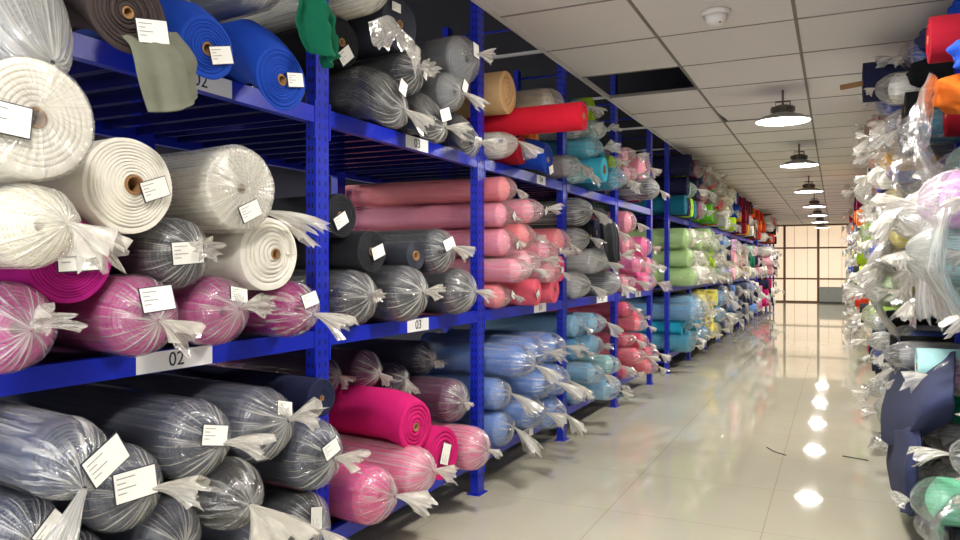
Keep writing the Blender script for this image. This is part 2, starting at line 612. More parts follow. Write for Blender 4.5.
def lump_mesh(rx, ry, rz, seed, amp=0.18, nu=40, nv=24, tight=False):
    from mathutils import noise
    rows = []
    for i in range(nv + 1):
        ph = PI * (i + 0.02) / (nv + 0.04)
        row = []
        for j in range(nu):
            t = TAU * j / nu
            d = Vector((math.sin(ph) * math.cos(t), math.sin(ph) * math.sin(t), math.cos(ph)))
            n = noise.noise(d * 2.2 + Vector((seed * 3.7, 0, 0))) + 0.3 * abs(noise.noise(d * 4.0 + Vector((0, seed * 1.9, 0)))) + 0.12 * abs(noise.noise(d * 9.0 + Vector((0, 0, seed)))) - 0.3
            k = 1 + amp * 1.6 * n
            sx = math.copysign(abs(d.x) ** 0.75, d.x)
            row.append((rx * sx * k, ry * d.y * k, rz * d.z * k))
        rows.append(row)
    P = np.array(rows)
    if tight:
        P /= np.abs(P).max(axis=(0, 1)) / np.array([rx, ry, rz])
    return MB().grid(P, closed=True)


# ------------------------------------------------------------------ racks
def post_mesh(h=3.95, holes=True):
    mb = MB()
    w, d, t = 0.10, 0.06, 0.02
    mb.box((-d, -w / 2, 0), (0, w / 2, h))
    mb.box((-d - 0.02, -w / 2 - 0.02, 0), (0.02, w / 2 + 0.02, 0.006))
    if holes:
        k = 0
        z = 0.12
        while z < h - 0.05:
            for y in (-0.024, 0.024):
                s = 0.008
                mb.quad([(0.0008, y - s, z), (0.0008, y + s * 0.6, z - 0.004), (0.0008, y + s, z + 0.022), (0.0008, y - s * 0.5, z + 0.026)], 1)
            for x in (-0.02, -0.042):
                mb.quad([(x - 0.005, -w / 2 - 0.0008, z), (x + 0.005, -w / 2 - 0.0008, z), (x + 0.005, -w / 2 - 0.0008, z + 0.02), (x - 0.005, -w / 2 - 0.0008, z + 0.02)], 1)
            z += 0.055
    return mb


POST = post_mesh().mesh('post', [BLUE, HOLE], smooth=False)
POSTB = post_mesh(holes=False).mesh('rear_post', [BLUE, HOLE], smooth=False)
POSTR = post_mesh(3.38).mesh('post', [BLUE, HOLE], smooth=False)
POSTRB = post_mesh(3.38, False).mesh('rear_post', [BLUE, HOLE], smooth=False)

BRACE = MB().tube([(-0.06, 0, 0), (-1.19, 0, 0)], 0.012, 6).mesh('brace', BLUE)


def beam_mb(y0, y1):
    mb = MB()
    b = BEAMH
    mb.box((-0.045, y0, -b), (0, y1, 0))
    mb.box((-0.06, y0, -b * 0.62), (-0.045, y1, -b * 0.3))
    for ya, yb in ((y0 - 0.0, y0 + 0.012), (y1 - 0.012, y1)):
        mb.box((-0.02, ya, -b - 0.07), (0.004, yb, 0.03))
    return mb


def deck_mb(y0, y1, depth):
    """pressed steel planks running front to back, each with folded edges"""
    mb = MB()
    n = max(4, round((y1 - y0) / 0.2))
    w = (y1 - y0) / n
    for k in range(n):
        a, b = y0 + k * w + 0.004, y0 + (k + 1) * w - 0.004
        mb.box((-depth, a, -0.012), (-0.062, b, -0.001))
        mb.box((-depth, a, -0.05), (-0.062, a + 0.012, -0.012))
        mb.box((-depth, b - 0.012, -0.05), (-0.062, b, -0.012))
    return mb


def text_part(txt, size, parent, loc, rot):
    cu = bpy.data.curves.new('numerals', 'FONT')
    cu.body = txt
    cu.size = size
    cu.align_x = 'CENTER'
    cu.align_y = 'CENTER'
    cu.extrude = 0.0004
    ob = bpy.data.objects.new('numerals_source', cu)
    C.objects.link(ob)
    dg = bpy.context.evaluated_depsgraph_get()
    me = bpy.data.meshes.new_from_object(ob.evaluated_get(dg))
    bpy.data.objects.remove(ob)
    me.materials.clear()
    me.materials.append(INK)
    t = link('bay_number', me, parent)
    t.location = loc
    t.rotation_euler = rot
    return t


def rack(label, xf, ys, side, signs=None, depth=1.25, top=3.4, anchors=True):
    """side +1: opens towards +x; -1: towards -x"""
    rz = 0 if side > 0 else PI
    root = empty('storage_rack', (xf, ys[0], 0), label, 'storage rack', None, rz)
    s = 1 if side > 0 else -1
    Y = [s * (y - ys[0]) for y in ys]
    for y in Y:
        f = link('post', POST if side > 0 else POSTR, root); f.location = (0, y, 0)
        b = link('post', POSTB if side > 0 else POSTRB, root); b.location = (-depth + 0.06, y, 0)
        for z in (0.15, 3.85):
            link('brace', BRACE, root).location = (0, y, z if side > 0 else min(z, 3.3))
    for a, b in zip(Y[:-1], Y[1:]):
        lo, hi = min(a, b) + 0.05, max(a, b) - 0.05
        bm = beam_mb(lo, hi).mesh('beam', BLUE, smooth=False)
        dm = deck_mb(lo, hi, depth - 0.03).mesh('shelf_deck', STEEL, smooth=False)
        bb = MB().box((-depth + 0.0, lo, -BEAMH), (-depth + 0.045, hi, 0)).mesh('rear_beam', BLUE, smooth=False)
        for z in DECK:
            o = link('beam', bm, root); o.location = (0, 0, z)
            o = link('rear_beam', bb, root); o.location = (0, 0, z)
            o = link('shelf_deck', dm, root); o.location = (0, 0, z)
    for (yc, lev, txt, w) in (signs or []):
        pl = link('bay_sign', MB().box((0.0005, -w / 2, -0.037), (0.003, w / 2, 0.037)).mesh('bay_sign', PLATE, smooth=False), root)
        pl.location = (0, s * (yc - ys[0]), DECK[lev] - BEAMH / 2)
        if txt:
            text_part(txt, 0.075, pl, (0.0036, 0, 0.0), (PI / 2, 0, PI / 2))
    return root


# ------------------------------------------------------------------ stacking
def settle(items, lo, hi, deck, head, slack=1.0):
    """drop circles (t, z, r) onto the deck and onto each other, lowest first; shrink until the pile clears the beam above"""
    k = 1.0
    for _ in range(12):
        placed = []
        for it in sorted(items, key=lambda d: d['z0']):
            r = it['r0'] * k
            t = min(max(it['t0'], lo + r), hi - r)
            best = None
            for dt in [0.0] + [s * d for d in (0.015, 0.03, 0.045, 0.06, 0.08) for s in (1, -1)]:
                tt = min(max(t + dt, lo + r), hi - r)
                z = deck + r + 0.002
                for q in placed:
                    D = (r + q['r']) * slack
                    if abs(tt - q['t']) < D:
                        z = max(z, q['z'] + math.sqrt(D * D - (tt - q['t']) ** 2))
                cost = abs(z - it['z0']) + abs(dt) * 0.9
                if best is None or cost < best[0]:
                    best = (cost, tt, z)
            it['t'], it['z'], it['r'] = best[1], best[2], r
            placed.append(it)
        if not placed or max(q['z'] + q['r'] for q in placed) <= deck + head:
            break
        k *= 0.965
    return items


ORD = ['first', 'second', 'third', 'fourth', 'fifth', 'sixth', 'seventh', 'eighth', 'ninth', 'tenth', 'eleventh', 'twelfth']
LAY = ['bottom layer', 'second layer', 'third layer', 'fourth layer', 'fifth layer', 'sixth layer']
SHELF = ['bottom shelf', 'middle shelf', 'top shelf']
KIND = {'wrap': 'film-wrapped', 'bag': 'loosely bagged', 'soft': 'clear-wrapped', 'bare': 'unwrapped'}


def auto_labels(items, place, deck):
    rm = sum(i['r'] for i in items) / len(items)
    lay = {}
    for it in items:
        lay.setdefault(max(0, min(5, int(round((it['z'] - deck - rm) / (1.72 * rm))))), []).append(it)
    for l, its in lay.items():
        for n, it in enumerate(sorted(its, key=lambda d: d['t'])):
            if not it.get('label'):
                it['label'] = ('crumpled %s cloth, %s in %s, %s' % (CNAME[it['color']], ORD[min(n, 11)], LAY[l], place)) if it.get('lump') else '%s %s roll, %s in %s, %s' % (KIND[it['kind']], CNAME[it['color']], ORD[min(n, 11)], LAY[l], place)


FAR = {'bare': MB(), 'bag': MB()}
FARM = [FILM_WHITE]
FARI = {}


def far_roll(x, t, z, r, L, side, color, kind, rg):
    if color not in FARI:
        FARI[color] = len(FARM)
        FARM.append(fabric(color))
    mb = FAR['bag' if kind == 'bag' else 'bare']
    seg = 14
    a = np.arange(seg) * TAU / seg
    wob = 1 - 0.05 * (1 + swirl(rg, [2, 3, 5], seg)) * (1.6 if kind == 'bag' else 0.4)

    def ring(dx, rr):
        return np.stack([np.full(seg, x + side * dx), t + rr * wob * np.cos(a), z + rr * wob * np.sin(a)], -1)
    mb.grid(np.array([ring(-L, r * .02), ring(-L, r * .95), ring(-.02, r * .97), ring(0, r * .92), ring(-.008, r * .6), ring(.003, r * .5), ring(-.012, r * .2), ring(-.03, r * .02)]), closed=True, mi=FARI[color])
    if kind != 'bare' and (kind == 'bag' or rg.random() < .3) and rg.random() < .6:
        kx = .06 + .1 * rg.random()
        e = r * swirl(rg, [3, 5, 8], seg)
        mb.grid(np.array([ring(-.3, r * 1.0), ring(.0, r * .98), ring(.03, r * .7) + np.stack([side * .12 * e, 0 * e, 0 * e], -1), ring(kx, r * .08), ring(kx + .04, r * .3 + .4 * e) - [0, 0, .04], ring(kx + .10, r * .5 + .6 * e) - [0, 0, .10]]), closed=True, mi=0)


def build(items, xf, side):
    for it in items:
        if it.get('lump'):
            rx = 0.30
            CNT[0] += 1
            o = link('cloth_bundle', lump_mesh(rx, it['r'], it['r'], CNT[0], .11, 56, 36, True).mesh('cloth_bundle', fabric(it['color'])))
            o.location = (xf + side * (it['p'] - rx), it['t'], it['z'])
            tag(o, it['label'], 'cloth bundle', it.get('group'))
            continue
        if it.get('far'):
            far_roll(xf + side * it['p'], it['t'], it['z'], it['r'], 1.0, side, it['color'], it['kind'], random.Random(it['opts'].get('seed', 1)))
            continue
        p = it['p']
        o = dict(it['opts'])
        o['p'] = p
        x = xf + p if side > 0 else xf - p
        rz = 0 if side > 0 else PI
        if side < 0 and 'tag' in o and o['tag']:
            o['tag'] = (-o['tag'][0],) + tuple(o['tag'][1:])
        make_roll((x, it['t'] - p * math.tan(math.radians(-o.get('yaw', 0.0))), it['z']), it['r'], it['kind'], it['color'], it['label'], o, rz, it.get('group'))


def hero(data, bay, lev, place, ys=ROW1, lod=2, group=None, yaw=0.0, filler=()):
    """data rows: (u, v, radius px, how far it sticks out, kind, colour, options, label)"""
    items = []
    for d in data:
        u, v, rv, p, kind, color, opts, label = d
        t, z, s = left_at(u, v, p)
        o = {'lod': lod, 'yaw': yaw}
        if yaw:
            o['L'] = 1.0 + p
        o.update(opts)
        lo_ = ys[bay] + 0.055 + min(rv * s, 0.17)
        while t < lo_ and p > -0.1:
            p -= 0.01
            t, z, s = left_at(u, v, p)
        t += p * math.tan(math.radians(-yaw))
        items.append(dict(t0=t, z0=z, r0=o.get('r', min(rv * s, 0.17)), p=p, kind=kind, color=color, opts=o, label=label, group=group))
    for (t, z, r, p, kind, color) in filler:
        items.append(dict(t0=t, z0=z, r0=r, p=p, kind=kind, color=color, opts={'lod': 1, 'yaw': yaw, 'L': 1.1}, label=None, group=group))
    settle(items, ys[bay] + 0.055, ys[bay + 1] - 0.055, DECK[lev], HEAD[lev] - 0.01)
    for it in items:
        if 'zfix' in it['opts']:
            it['z'] = it['z0']
    auto_labels(items, place, DECK[lev])
    build(items, XL, 1)
    return items


# ------------------------------------------------------------------ the setting
def structure(name, mb, mats, smooth=False):
    o = link(name, mb.mesh(name, mats, smooth=smooth))
    o['kind'] = 'structure'
    return o


Y0 = -6.0
structure('floor', MB().box((-7.5, Y0, -0.1), (3.0, WALLY + 1.5, 0)), floor_mat())
WALLM = simple('plaster_wall', (150, 146, 140), rough=0.9, bump=0.05, var=0.05)
structure('wall_left', MB().box((-7.5, Y0, 0), (-7.4, WALLY, 4.3)), simple('grey_wall', (44, 46, 62), rough=0.9, var=0.05))
structure('wall_right', MB().box((2.6, Y0, 0), (2.7, WALLY, 4.3)), WALLM)
structure('roof', MB().box((-7.5, Y0, 4.3), (2.7, WALLY, 4.4)), simple('dark_roof', (40, 42, 58), rough=0.9))

# suspended ceiling: tiles in a light frame, one tile missing, none over the racks
TILE = simple('ceiling_tile', (228, 224, 220), rough=0.9, bump=0.04, bscale=80, var=0.03)
TBAR = simple('ceiling_bar', (126, 120, 112), rough=0.6)
WBAR = simple('white_ceiling_bar', (224, 222, 216), rough=0.5)
colx = [-2.23, -1.29, -0.27, 0.75, 1.77, 2.6]
dy = 0.98
y0 = 6.04 - 12 * dy
mb = MB()
k = 0
while y0 + k * dy < WALLY:
    a, b = y0 + k * dy, min(y0 + (k + 1) * dy, WALLY)
    for i in range(5):
        if i == 0 and k == 13:
            continue
        if i == 1 and k == 15:               # a tile that has slipped, leaving a dark gap at one corner
            xa, xb = colx[1] + .006, colx[2] - .006
            lo_q = [(xa, a + .3, CEIL + .006), (xb, a + .006, CEIL + .006), (xb, b - .006, CEIL + .006), (xa + .055, b - .05, CEIL + .006)]
            mb.quad(lo_q[::-1])
            mb.quad([(p_[0], p_[1], CEIL + .02) for p_ in lo_q])
            mb.quad([(xa, a + .006, CEIL + .006), (xa, a + .3, CEIL + .006), (xb, a + .006, CEIL + .006), (xb, a + .004, CEIL + .006)])
            continue
        mb.box((colx[i] + 0.006, a + 0.006, CEIL + 0.004 + rnd.uniform(0, 0.004)), (colx[i + 1] - 0.006, b - 0.006, CEIL + 0.02))
    k += 1
nk = k
structure('ceiling', mb, TILE)
mb = MB()
for x in colx[1:-1]:
    mb.box((x - 0.012, y0, CEIL - 0.002), (x + 0.012, WALLY, CEIL + 0.03))
for k in range(nk + 1):
    y = y0 + k * dy
    if y < WALLY:
        mb.box((-2.23, y - 0.006, CEIL + 0.0005), (2.6, y + 0.006, CEIL + 0.03))
structure('trim_1', mb, TBAR)
mb = MB()
mb.box((-2.25, y0, CEIL - 0.02), (-2.23, WALLY, CEIL + 0.03))
for k in range(0, nk + 1, 1):
    y = y0 + k * dy
    if y < WALLY and k % 2 == 0:
        mb.box((-4.3, y - 0.012, CEIL), (-2.25, y + 0.012, CEIL + 0.025))
structure('trim_2', mb, WBAR)

# far wall: glazed partition with light behind it
PANE = simple('frosted_pane', (232, 220, 200), rough=0.35, emit=(255, 226, 192), estr=0.235)
FRAME = simple('partition_frame', (120, 88, 58), rough=0.5)
structure('wall_back', MB().box((-7.5, WALLY + 0.12, 0), (2.7, WALLY + 0.2, 4.3)), WALLM)
PX = [-4.3, -2.07, -0.70, 0.67, 2.6]
mb = MB()
for a, b in zip(PX[:-1], PX[1:]):
    mb.box((a, WALLY + 0.03, 0.05), (b, WALLY + 0.04, CEIL))
    # the hanging blinds seen through the pane as fine upright seams
    for q in (0.3, 0.68):
        mb.box((a + (b - a) * q - 0.008, WALLY + 0.024, 0.05), (a + (b - a) * q + 0.008, WALLY + 0.03, CEIL), 1)
w = structure('window_1', mb, [PANE, simple('blind_seam', (205, 176, 142), rough=0.7)])
mb = MB()
for x in PX[1:-1]:
    mb.box((x - 0.05, WALLY - 0.02, 0), (x + 0.05, WALLY + 0.05, CEIL))
for z in (0.03, 1.04, 2.40, CEIL - 0.03):
    mb.box((-4.3, WALLY - 0.015, z - 0.035), (2.6, WALLY + 0.045, z + 0.035))
structure('trim_3', mb, FRAME)
cab = empty('storage_cabinet', (-0.05, WALLY - 0.5, 0), 'low grey cabinet standing against the glazed wall at the end of the aisle', 'cabinet')
GREY = simple('cabinet_grey', (150, 156, 150), rough=0.5)
link('carcass', MB().box((-0.6, -0.2, 0.06), (0.75, 0.25, 0.66)).mesh('carcass', GREY, False), cab)
link('top_panel', MB().box((-0.63, -0.23, 0.66), (0.78, 0.27, 0.70)).mesh('top_panel', GREY, False), cab)
link('plinth', MB().box((-0.58, -0.17, 0), (0.73, 0.23, 0.06)).mesh('plinth', simple('plinth_dark', (70, 74, 72)), False), cab)
for a in (-0.595, 0.08):
    d = link('cabinet_door', MB().box((a, -0.215, 0.08), (a + 0.66, -0.2, 0.645)).mesh('cabinet_door', GREY, False), cab)
    link('handle', MB().box((a + 0.3, -0.23, 0.5), (a + 0.36, -0.215, 0.52)).mesh('handle', GALV, False), d)

# ------------------------------------------------------------------ lamps
GLOW = simple('lamp_led_disc', (255, 255, 255), rough=0.4, emit=(255, 250, 242), estr=105.0)
RIM = simple('lamp_reflector', (255, 255, 255), rough=0.4, emit=(255, 250, 242), estr=4.0)
SHADE = simple('lamp_shade', (150, 146, 138), rough=0.4, metal=0.3)
ADDED_LAMPS = [(-5.6, q) for q in (2.2, 6.2, 10.2, 14.2)]  # unseen lamps added behind the numbered racks to brighten the deck undersides
lamp_y = [-3.6, 0.2, 3.7, 8.4, 12.2, 16.6, 20.9, 24.6, 28.4, 32.4]
proto = None
names = {8.4: 'first', 12.2: 'second', 16.6: 'third', 20.9: 'fourth', 24.6: 'fifth', 28.4: 'sixth', 32.4: 'seventh'}
for lx, y in [(-0.50, q) for q in lamp_y] + ADDED_LAMPS:
    nm = names.get(y)
    lb = 'round metal high-bay lamp over the aisle, %s in view from the camera end' % nm if nm else 'round metal high-bay lamp over the camera end of the aisle'
    if lx < -1:
        lb = 'round metal high-bay lamp added unseen behind the numbered racks to light the deck undersides'
    r = empty('ceiling_lamp', (lx, y, 3.10), lb, 'lamp', 'high-bay lamps along the aisle')
    s = link('lamp_shade', proto[0] if proto else MB().lathe([(0.275, 0.0), (0.28, 0.006), (0.20, 0.055), (0.10, 0.085), (0.095, 0.083), (0.195, 0.05), (0.27, 0.003), (0.275, 0.0)], 48).mesh('lamp_shade', SHADE), r)
    d = link('diffuser', proto[1] if proto else MB().lathe([(0.165, 0.0125), (0.262, 0.004), (0.262, 0.010), (0.16, 0.02)], 48, 1).lathe([(0.001, 0.012), (0.165, 0.012)], 48, 0).mesh('diffuser', [GLOW, RIM]), r)
    if not proto:
        b = MB().lathe([(0.001, 0.08), (0.10, 0.08), (0.10, 0.10), (0.085, 0.11), (0.085, 0.15), (0.06, 0.17), (0.001, 0.17)], 24)
        for q in range(12):
            a = q * TAU / 12
            c, s_ = math.cos(a), math.sin(a)
            b.quad([(0.08 * c, 0.08 * s_, 0.10), (0.12 * c, 0.12 * s_, 0.10), (0.12 * c, 0.12 * s_, 0.155), (0.08 * c, 0.08 * s_, 0.155)])
        m1 = b.mesh('driver_housing', GALV)
        m2 = MB().tube([(0, 0, 0.17), (0, 0, 0.33)], 0.012, 10).mesh('hanger', GALV)
        m3 = MB().tube([(-0.07, 0, 0.14), (-0.07, 0, 0.21), (0.07, 0, 0.21), (0.07, 0, 0.14)], 0.01, 8).mesh('bracket', GALV)
        proto = (s.data, d.data, m1, m2, m3)
    link('driver_housing', proto[2], r); link('hanger', proto[3], r); link('bracket', proto[4], r)

sd = empty('smoke_detector', (-0.78, 5.6, CEIL), 'white dome smoke detector on the ceiling tile nearest the camera', 'smoke detector')
WPL = simple('white_plastic', (226, 222, 214), rough=0.4)
link('base', MB().lathe([(0.001, -0.03), (0.10, -0.03), (0.105, 0.0), (0.001, 0.0)], 32).mesh('base', WPL), sd)
link('dome', MB().lathe([(0.001, -0.11), (0.045, -0.105), (0.07, -0.085), (0.085, -0.03), (0.001, -0.029)], 32).mesh('dome', WPL), sd)
link('indicator', MB().lathe([(0.001, -0.008), (0.006, -0.006), (0.008, 0.0), (0.001, 0.0)], 10).mesh('indicator', simple('indicator_red', (160, 60, 50))), sd).location = (0.035, -0.05, -0.092)

# ------------------------------------------------------------------ racks
def bc(i, ys=ROW1):
    return 0.5 * (ys[i] + ys[i + 1])


def at_u(u):
    q = 1.0 / (VPX - u)
    return (q * -XL * FPX / CT + XL * ST) / CT


rack('blue steel pallet rack with signs 02 and 03 on its beams', XL, ROW1, 1,
     signs=[(at_u(176), 1, '02', 0.36), (at_u(200), 2, '02', 0.34), (at_u(418), 1, '03', 0.25), (at_u(417), 2, '03', 0.26),
            (at_u(540), 1, '04', 0.28), (at_u(527), 0, '04', 0.26), (at_u(602), 1, '05', 0.4), (at_u(541), 2, '04', 0.2), (at_u(638), 1, '06', 0.3)])
rack('blue steel pallet rack beyond the cross-aisle gap on the numbered side', XL, ROW2, 1)
rack('blue steel pallet rack on the numbered side ending at the glazed wall', XL, ROW3, 1)
rack('blue steel pallet rack half buried in loose plastic and cloth, nearest the camera', XR, RIGHT[:7], -1)
rack('second blue steel pallet rack on the cluttered side of the aisle', XR, [RIGHT[6] + .16] + RIGHT[7:13], -1)
rack('last blue steel pallet rack on the cluttered side before the glazed wall', XR, [RIGHT[12] + .16] + RIGHT[13:18], -1)

# ------------------------------------------------------------------ bay 02
hero([
    (8, 325, 47, .12, 'wrap', 'orchid', dict(tail=(.8, .2, .5, .45), knot=(.1, .0)), 'film-wrapped orchid roll half cut off by the picture edge, bottom layer of middle shelf'),
    (138, 318, 42, .12, 'wrap', 'orchid', dict(tag=(.05, .42, 5, 1.15), tail=(.75, .45, -.25, .55), knot=(.05, -.1)), 'film-wrapped orchid roll with large white tag, bottom layer directly left of lower 02 sign'),
    (216, 310, 36, .10, 'wrap', 'orchid', dict(tag=(.25, .45, -10, .8), tail=(.8, .5, .35, .5), knot=(.2, .08)), 'film-wrapped orchid roll with upright cream film knot, bottom layer above lower 02 sign'),
    (290, 318, 29, .12, 'bag', 'magenta', dict(tag=(-.1, .35, 15, .8), tail=(1.1, .5, -.2, .7)), 'small loosely bagged magenta roll squeezed against the first blue post'),
    (70, 256, 45, .12, 'bare', 'magenta', dict(tag=(.1, .1, 3, 1.3), ridges=12, cone=.02), 'unwrapped deep magenta roll with white tag across its spiral end'),
    (175, 248, 37, .10, 'wrap', 'charcoal', dict(tag=(-.2, .0, 5, 1.1), tail=(.35, .2, .3, .5), knot=(.12, .1)), 'film-wrapped charcoal roll wedged in the middle of the white and pink stack'),
    (270, 252, 38, .15, 'bare', 'white', dict(cone=.035, ridges=7), 'unwrapped white roll with crumpled end beside the first blue post'),
    (130, 181, 50, .18, 'bare', 'white', dict(tag=(.4, -.05, 20, .9), ridges=11, core=.035, cone=.025), 'unwrapped white roll with open brown cardboard core and film tag'),
    (238, 186, 46, .20, 'bag', 'white', dict(cloudy=True, flat=True, tag=(.1, -.5, 25, .9), tail=(1.2, .9, -.1, .55), tailroot=(-.02, .13, -.08), tx=.5, loose=.06), 'bulky cloudy-bagged white roll with film knot pointing at the first blue post'),
    (36, 126, 63, .38, 'soft', 'white', dict(flat=True, tag=(-.5, -.1, -5, 1.1), tail=(0, 0, 0, 0), core=.03, ridges=8, loose=.02), 'large clear-wrapped white roll with dark core, topmost at the picture edge'),
    (26, 218, 44, .34, 'bag', 'cream', dict(cloudy=True, tail=(1.0, .6, -.5, .8), loose=.16), 'crumpled cloudy-bagged cream roll under the large white roll with dark core'),
], 0, 1, 'middle shelf of bay 02', yaw=-8)

T2 = hero([
    (25, 20, 46, .28, 'bag', 'grey', dict(cloudy=True, droop=.22, tail=(0, 0, 0, 0), loose=.12, bulge=.09), 'grey cloudy plastic bag sagging over the top beam at the picture edge'),
    (128, -2, 44, .34, 'bare', 'umber', dict(droop=.14, tag=(.55, -.28, 10, 1.0), core=.02, ridges=8), 'unwrapped dark brown roll with white tag overhanging the top beam'),
    (208, 46, 33, .20, 'bare', 'royal', dict(droop=.10, tag=(.4, -.1, 15, .9), core=.026, ridges=7, squash=1.0), 'unwrapped royal blue roll with brown core above upper 02 sign'),
    (282, 80, 33, .24, 'bare', 'royal', dict(droop=.15, tag=(.45, .1, 10, .8), ridges=9), 'unwrapped royal blue roll sagging beside the first blue post'),
    (254, 14, 37, .14, 'wrap', 'grey', dict(knot=(.0, .3), tag=(-.5, .3, 5, 1), tail=(.5, -.2, .5, .4)), 'film-wrapped grey roll resting between the two royal blue rolls'),
], 0, 2, 'top shelf of bay 02', yaw=-8)
# the grey-green cloth that hangs from the dark brown roll
t, z, s = left_at(157, 30, .34)
bx = XL + .30
cloth('draped_cloth', 'grey-green cloth hanging down from the dark brown roll past the top beam', 'cloth',
      [[(bx - .02, t - .13, z - .02), (bx, t - .05, z), (bx + .02, t + .05, z + .01), (bx, t + .12, z + .03)],
       [(bx + .06, t - .12, z - .08), (bx + .09, t - .04, z - .08), (bx + .09, t + .05, z - .08), (bx + .06, t + .14, z - .05)],
       [(bx + .07, t - .10, z - .17), (bx + .11, t - .02, z - .18), (bx + .10, t + .07, z - .17), (bx + .06, t + .15, z - .14)],
       [(bx + .07, t - .06, z - .27), (bx + .11, t - .00, z - .26), (bx + .10, t + .08, z - .22), (bx + .06, t + .15, z - .17)]], 'sage', amp=.022, seed=5)
# green cloth bundle by the first post
t, z, s = left_at(303, 38, .22)
x = XL + .25
cloth('draped_cloth', 'crumpled emerald green cloth spilling over the blue roll beside the first post', 'cloth',
      [[(x - .10, t - .10, z + .26), (x - .08, t - .04, z + .28), (x - .08, t + .02, z + .27), (x - .10, t + .07, z + .25)],
       [(x + .03, t - .11, z + .14), (x + .06, t - .04, z + .16), (x + .05, t + .03, z + .15), (x + .02, t + .08, z + .14)],
       [(x + .02, t - .10, z + .02), (x + .08, t - .02, z + .03), (x + .05, t + .05, z + .02), (x + .02, t + .11, z + .03)],
       [(x + .04, t - .06, z - .08), (x + .09, t + .00, z - .10), (x + .06, t + .07, z - .12), (x + .03, t + .13, z - .06)]], 'emerald', amp=.04, seed=15, folds=(3, 6, 9, 13), grow=.7)

hero([
    (66, 545, 42, .12, 'wrap', 'slate', dict(tail=(.4, .2, -.4, .4)), 'film-wrapped slate roll cut off by the bottom picture edge, under the bag with long tail'),
    (165, 522, 38, .12, 'wrap', 'slate', dict(tail=(.7, .1, -.7, .5), knot=(0, -.1)), 'film-wrapped slate roll with drooping cream knot, second layer of bottom shelf 02'),
    (232, 498, 36, .18, 'bag', 'graphite', dict(tail=(1.3, .2, -.5, 1.3), knot=(-.1, -.1)), 'dark roll in a big ragged clear bag, middle of bottom shelf 02'),
    (302, 522, 34, .10, 'wrap', 'charcoal', dict(tag=(-.1, .35, 80, .9), tail=(.8, .4, -.5, .5)), 'film-wrapped charcoal roll with upright tag, bottom layer by the first blue post'),
    (313, 467, 36, .14, 'wrap', 'slate', dict(tag=(.0, .25, 20, .9), tail=(.7, .5, .1, .45), knot=(.15, -.05)), 'film-wrapped slate roll touching the first blue post beside the pink rolls'),
    (268, 416, 38, .16, 'wrap', 'slate', dict(tag=(.3, .45, -15, .8), tail=(.8, .6, .5, .55), knot=(.35, .15), squash=1.0), 'film-wrapped slate roll, topmost next to the small navy roll'),
    (193, 430, 41, .16, 'wrap', 'slate', dict(tag=(.05, .2, -12, 1.0), tail=(1.0, .8, .15, .5), knot=(.3, -.05)), 'film-wrapped slate roll with tag and knot pointing sideways, topmost below lower 02 sign'),
    (120, 458, 44, .16, 'wrap', 'slate', dict(tag=(-.1, .25, 3, 1.3), tail=(1.0, .85, .1, .5), knot=(.3, .05)), 'film-wrapped slate roll with wide landscape tag, right of the long-tailed bag'),
    (66, 428, 42, .30, 'bag', 'slate', dict(tag=(.3, .05, 30, 1.2), tail=(2.6, -.75, -.9, .6), tx=.35, knot=(-.2, -.5), tailmat=FILM_WHITE), 'clear-bagged slate roll with a long film tail draped down towards the floor'),
    (4, 450, 40, .16, 'wrap', 'slate', dict(tag=(.3, .2, 40, .9)), 'film-wrapped slate roll at the picture edge behind the long-tailed bag'),
    (327, 410, 22, .12, 'bare', 'navy', dict(core=.014, ridges=7, r=.092), 'small unwrapped navy roll on top beside the first blue post'),
], 0, 0, 'bottom shelf of bay 02', yaw=-8, filler=[(t_, .41, .122, .08, 'wrap', 'slate') for t_ in (1.25, 1.53, 1.82, 2.10, 2.38)])

# ------------------------------------------------------------------ bay 03
hero([
    (342, 98, 27, .08, 'bare', 'black', dict(droop=.05, tag=(.1, -.1, 40, 1.0)), 'unwrapped black roll with tilted white tag just past the first blue post'),
    (386, 110, 29, .18, 'wrap', 'graphite', dict(droop=.06, tag=(.1, .4, 60, .8), tail=(.9, .7, -.5, .5)), 'film-wrapped dark roll with strong radial pleats, largest above upper 03 sign'),
    (428, 118, 24, .14, 'wrap', 'graphite', dict(droop=.05, tag=(.1, .1, 20, 1.0), tail=(.9, .8, .1, .5)), 'film-wrapped dark roll with square white tag, directly on upper 03 sign'),
    (464, 137, 19, .12, 'wrap', 'graphite', dict(droop=.05, tag=(.1, -.4, 0, .8), tail=(1.0, .8, .1, .6)), 'film-wrapped dark roll, bottom layer against the second blue post above sign 03'),
    (364, 72, 25, .12, 'bag', 'cream', dict(cloudy=True, tail=(.6, .2, .5, .5)), 'cloudy-bagged cream roll above the black roll past the first post'),
    (407, 76, 23, .10, 'wrap', 'charcoal', dict(tag=(.5, .1, 70, .7)), 'film-wrapped charcoal roll, second layer in the middle of top shelf 03'),
    (449, 92, 22, .16, 'wrap', 'grey', dict(tag=(.2, .2, 60, .8), tail=(1.1, .8, -.4, .4)), 'film-wrapped grey roll with slanted tag, second layer near the second post'),
    (352, 22, 28, .02, 'bare', 'graphite', dict(), 'unwrapped graphite roll in the dark, top layer past the first post'),
    (400, 20, 30, .10, 'bare', 'charcoal', dict(tag=(-.3, .5, 0, .7)), 'unwrapped charcoal roll behind the large white film bow'),
    (460, 50, 31, .16, 'soft', 'grey', dict(tag=(.1, .3, 80, .9), tail=(.6, .8, .2, .35)), 'big clear-wrapped grey roll high up against the second post'),
], 1, 2, 'top shelf of bay 03', yaw=-8)
t, z, s = left_at(395, 42, .26)
x = XL + .26
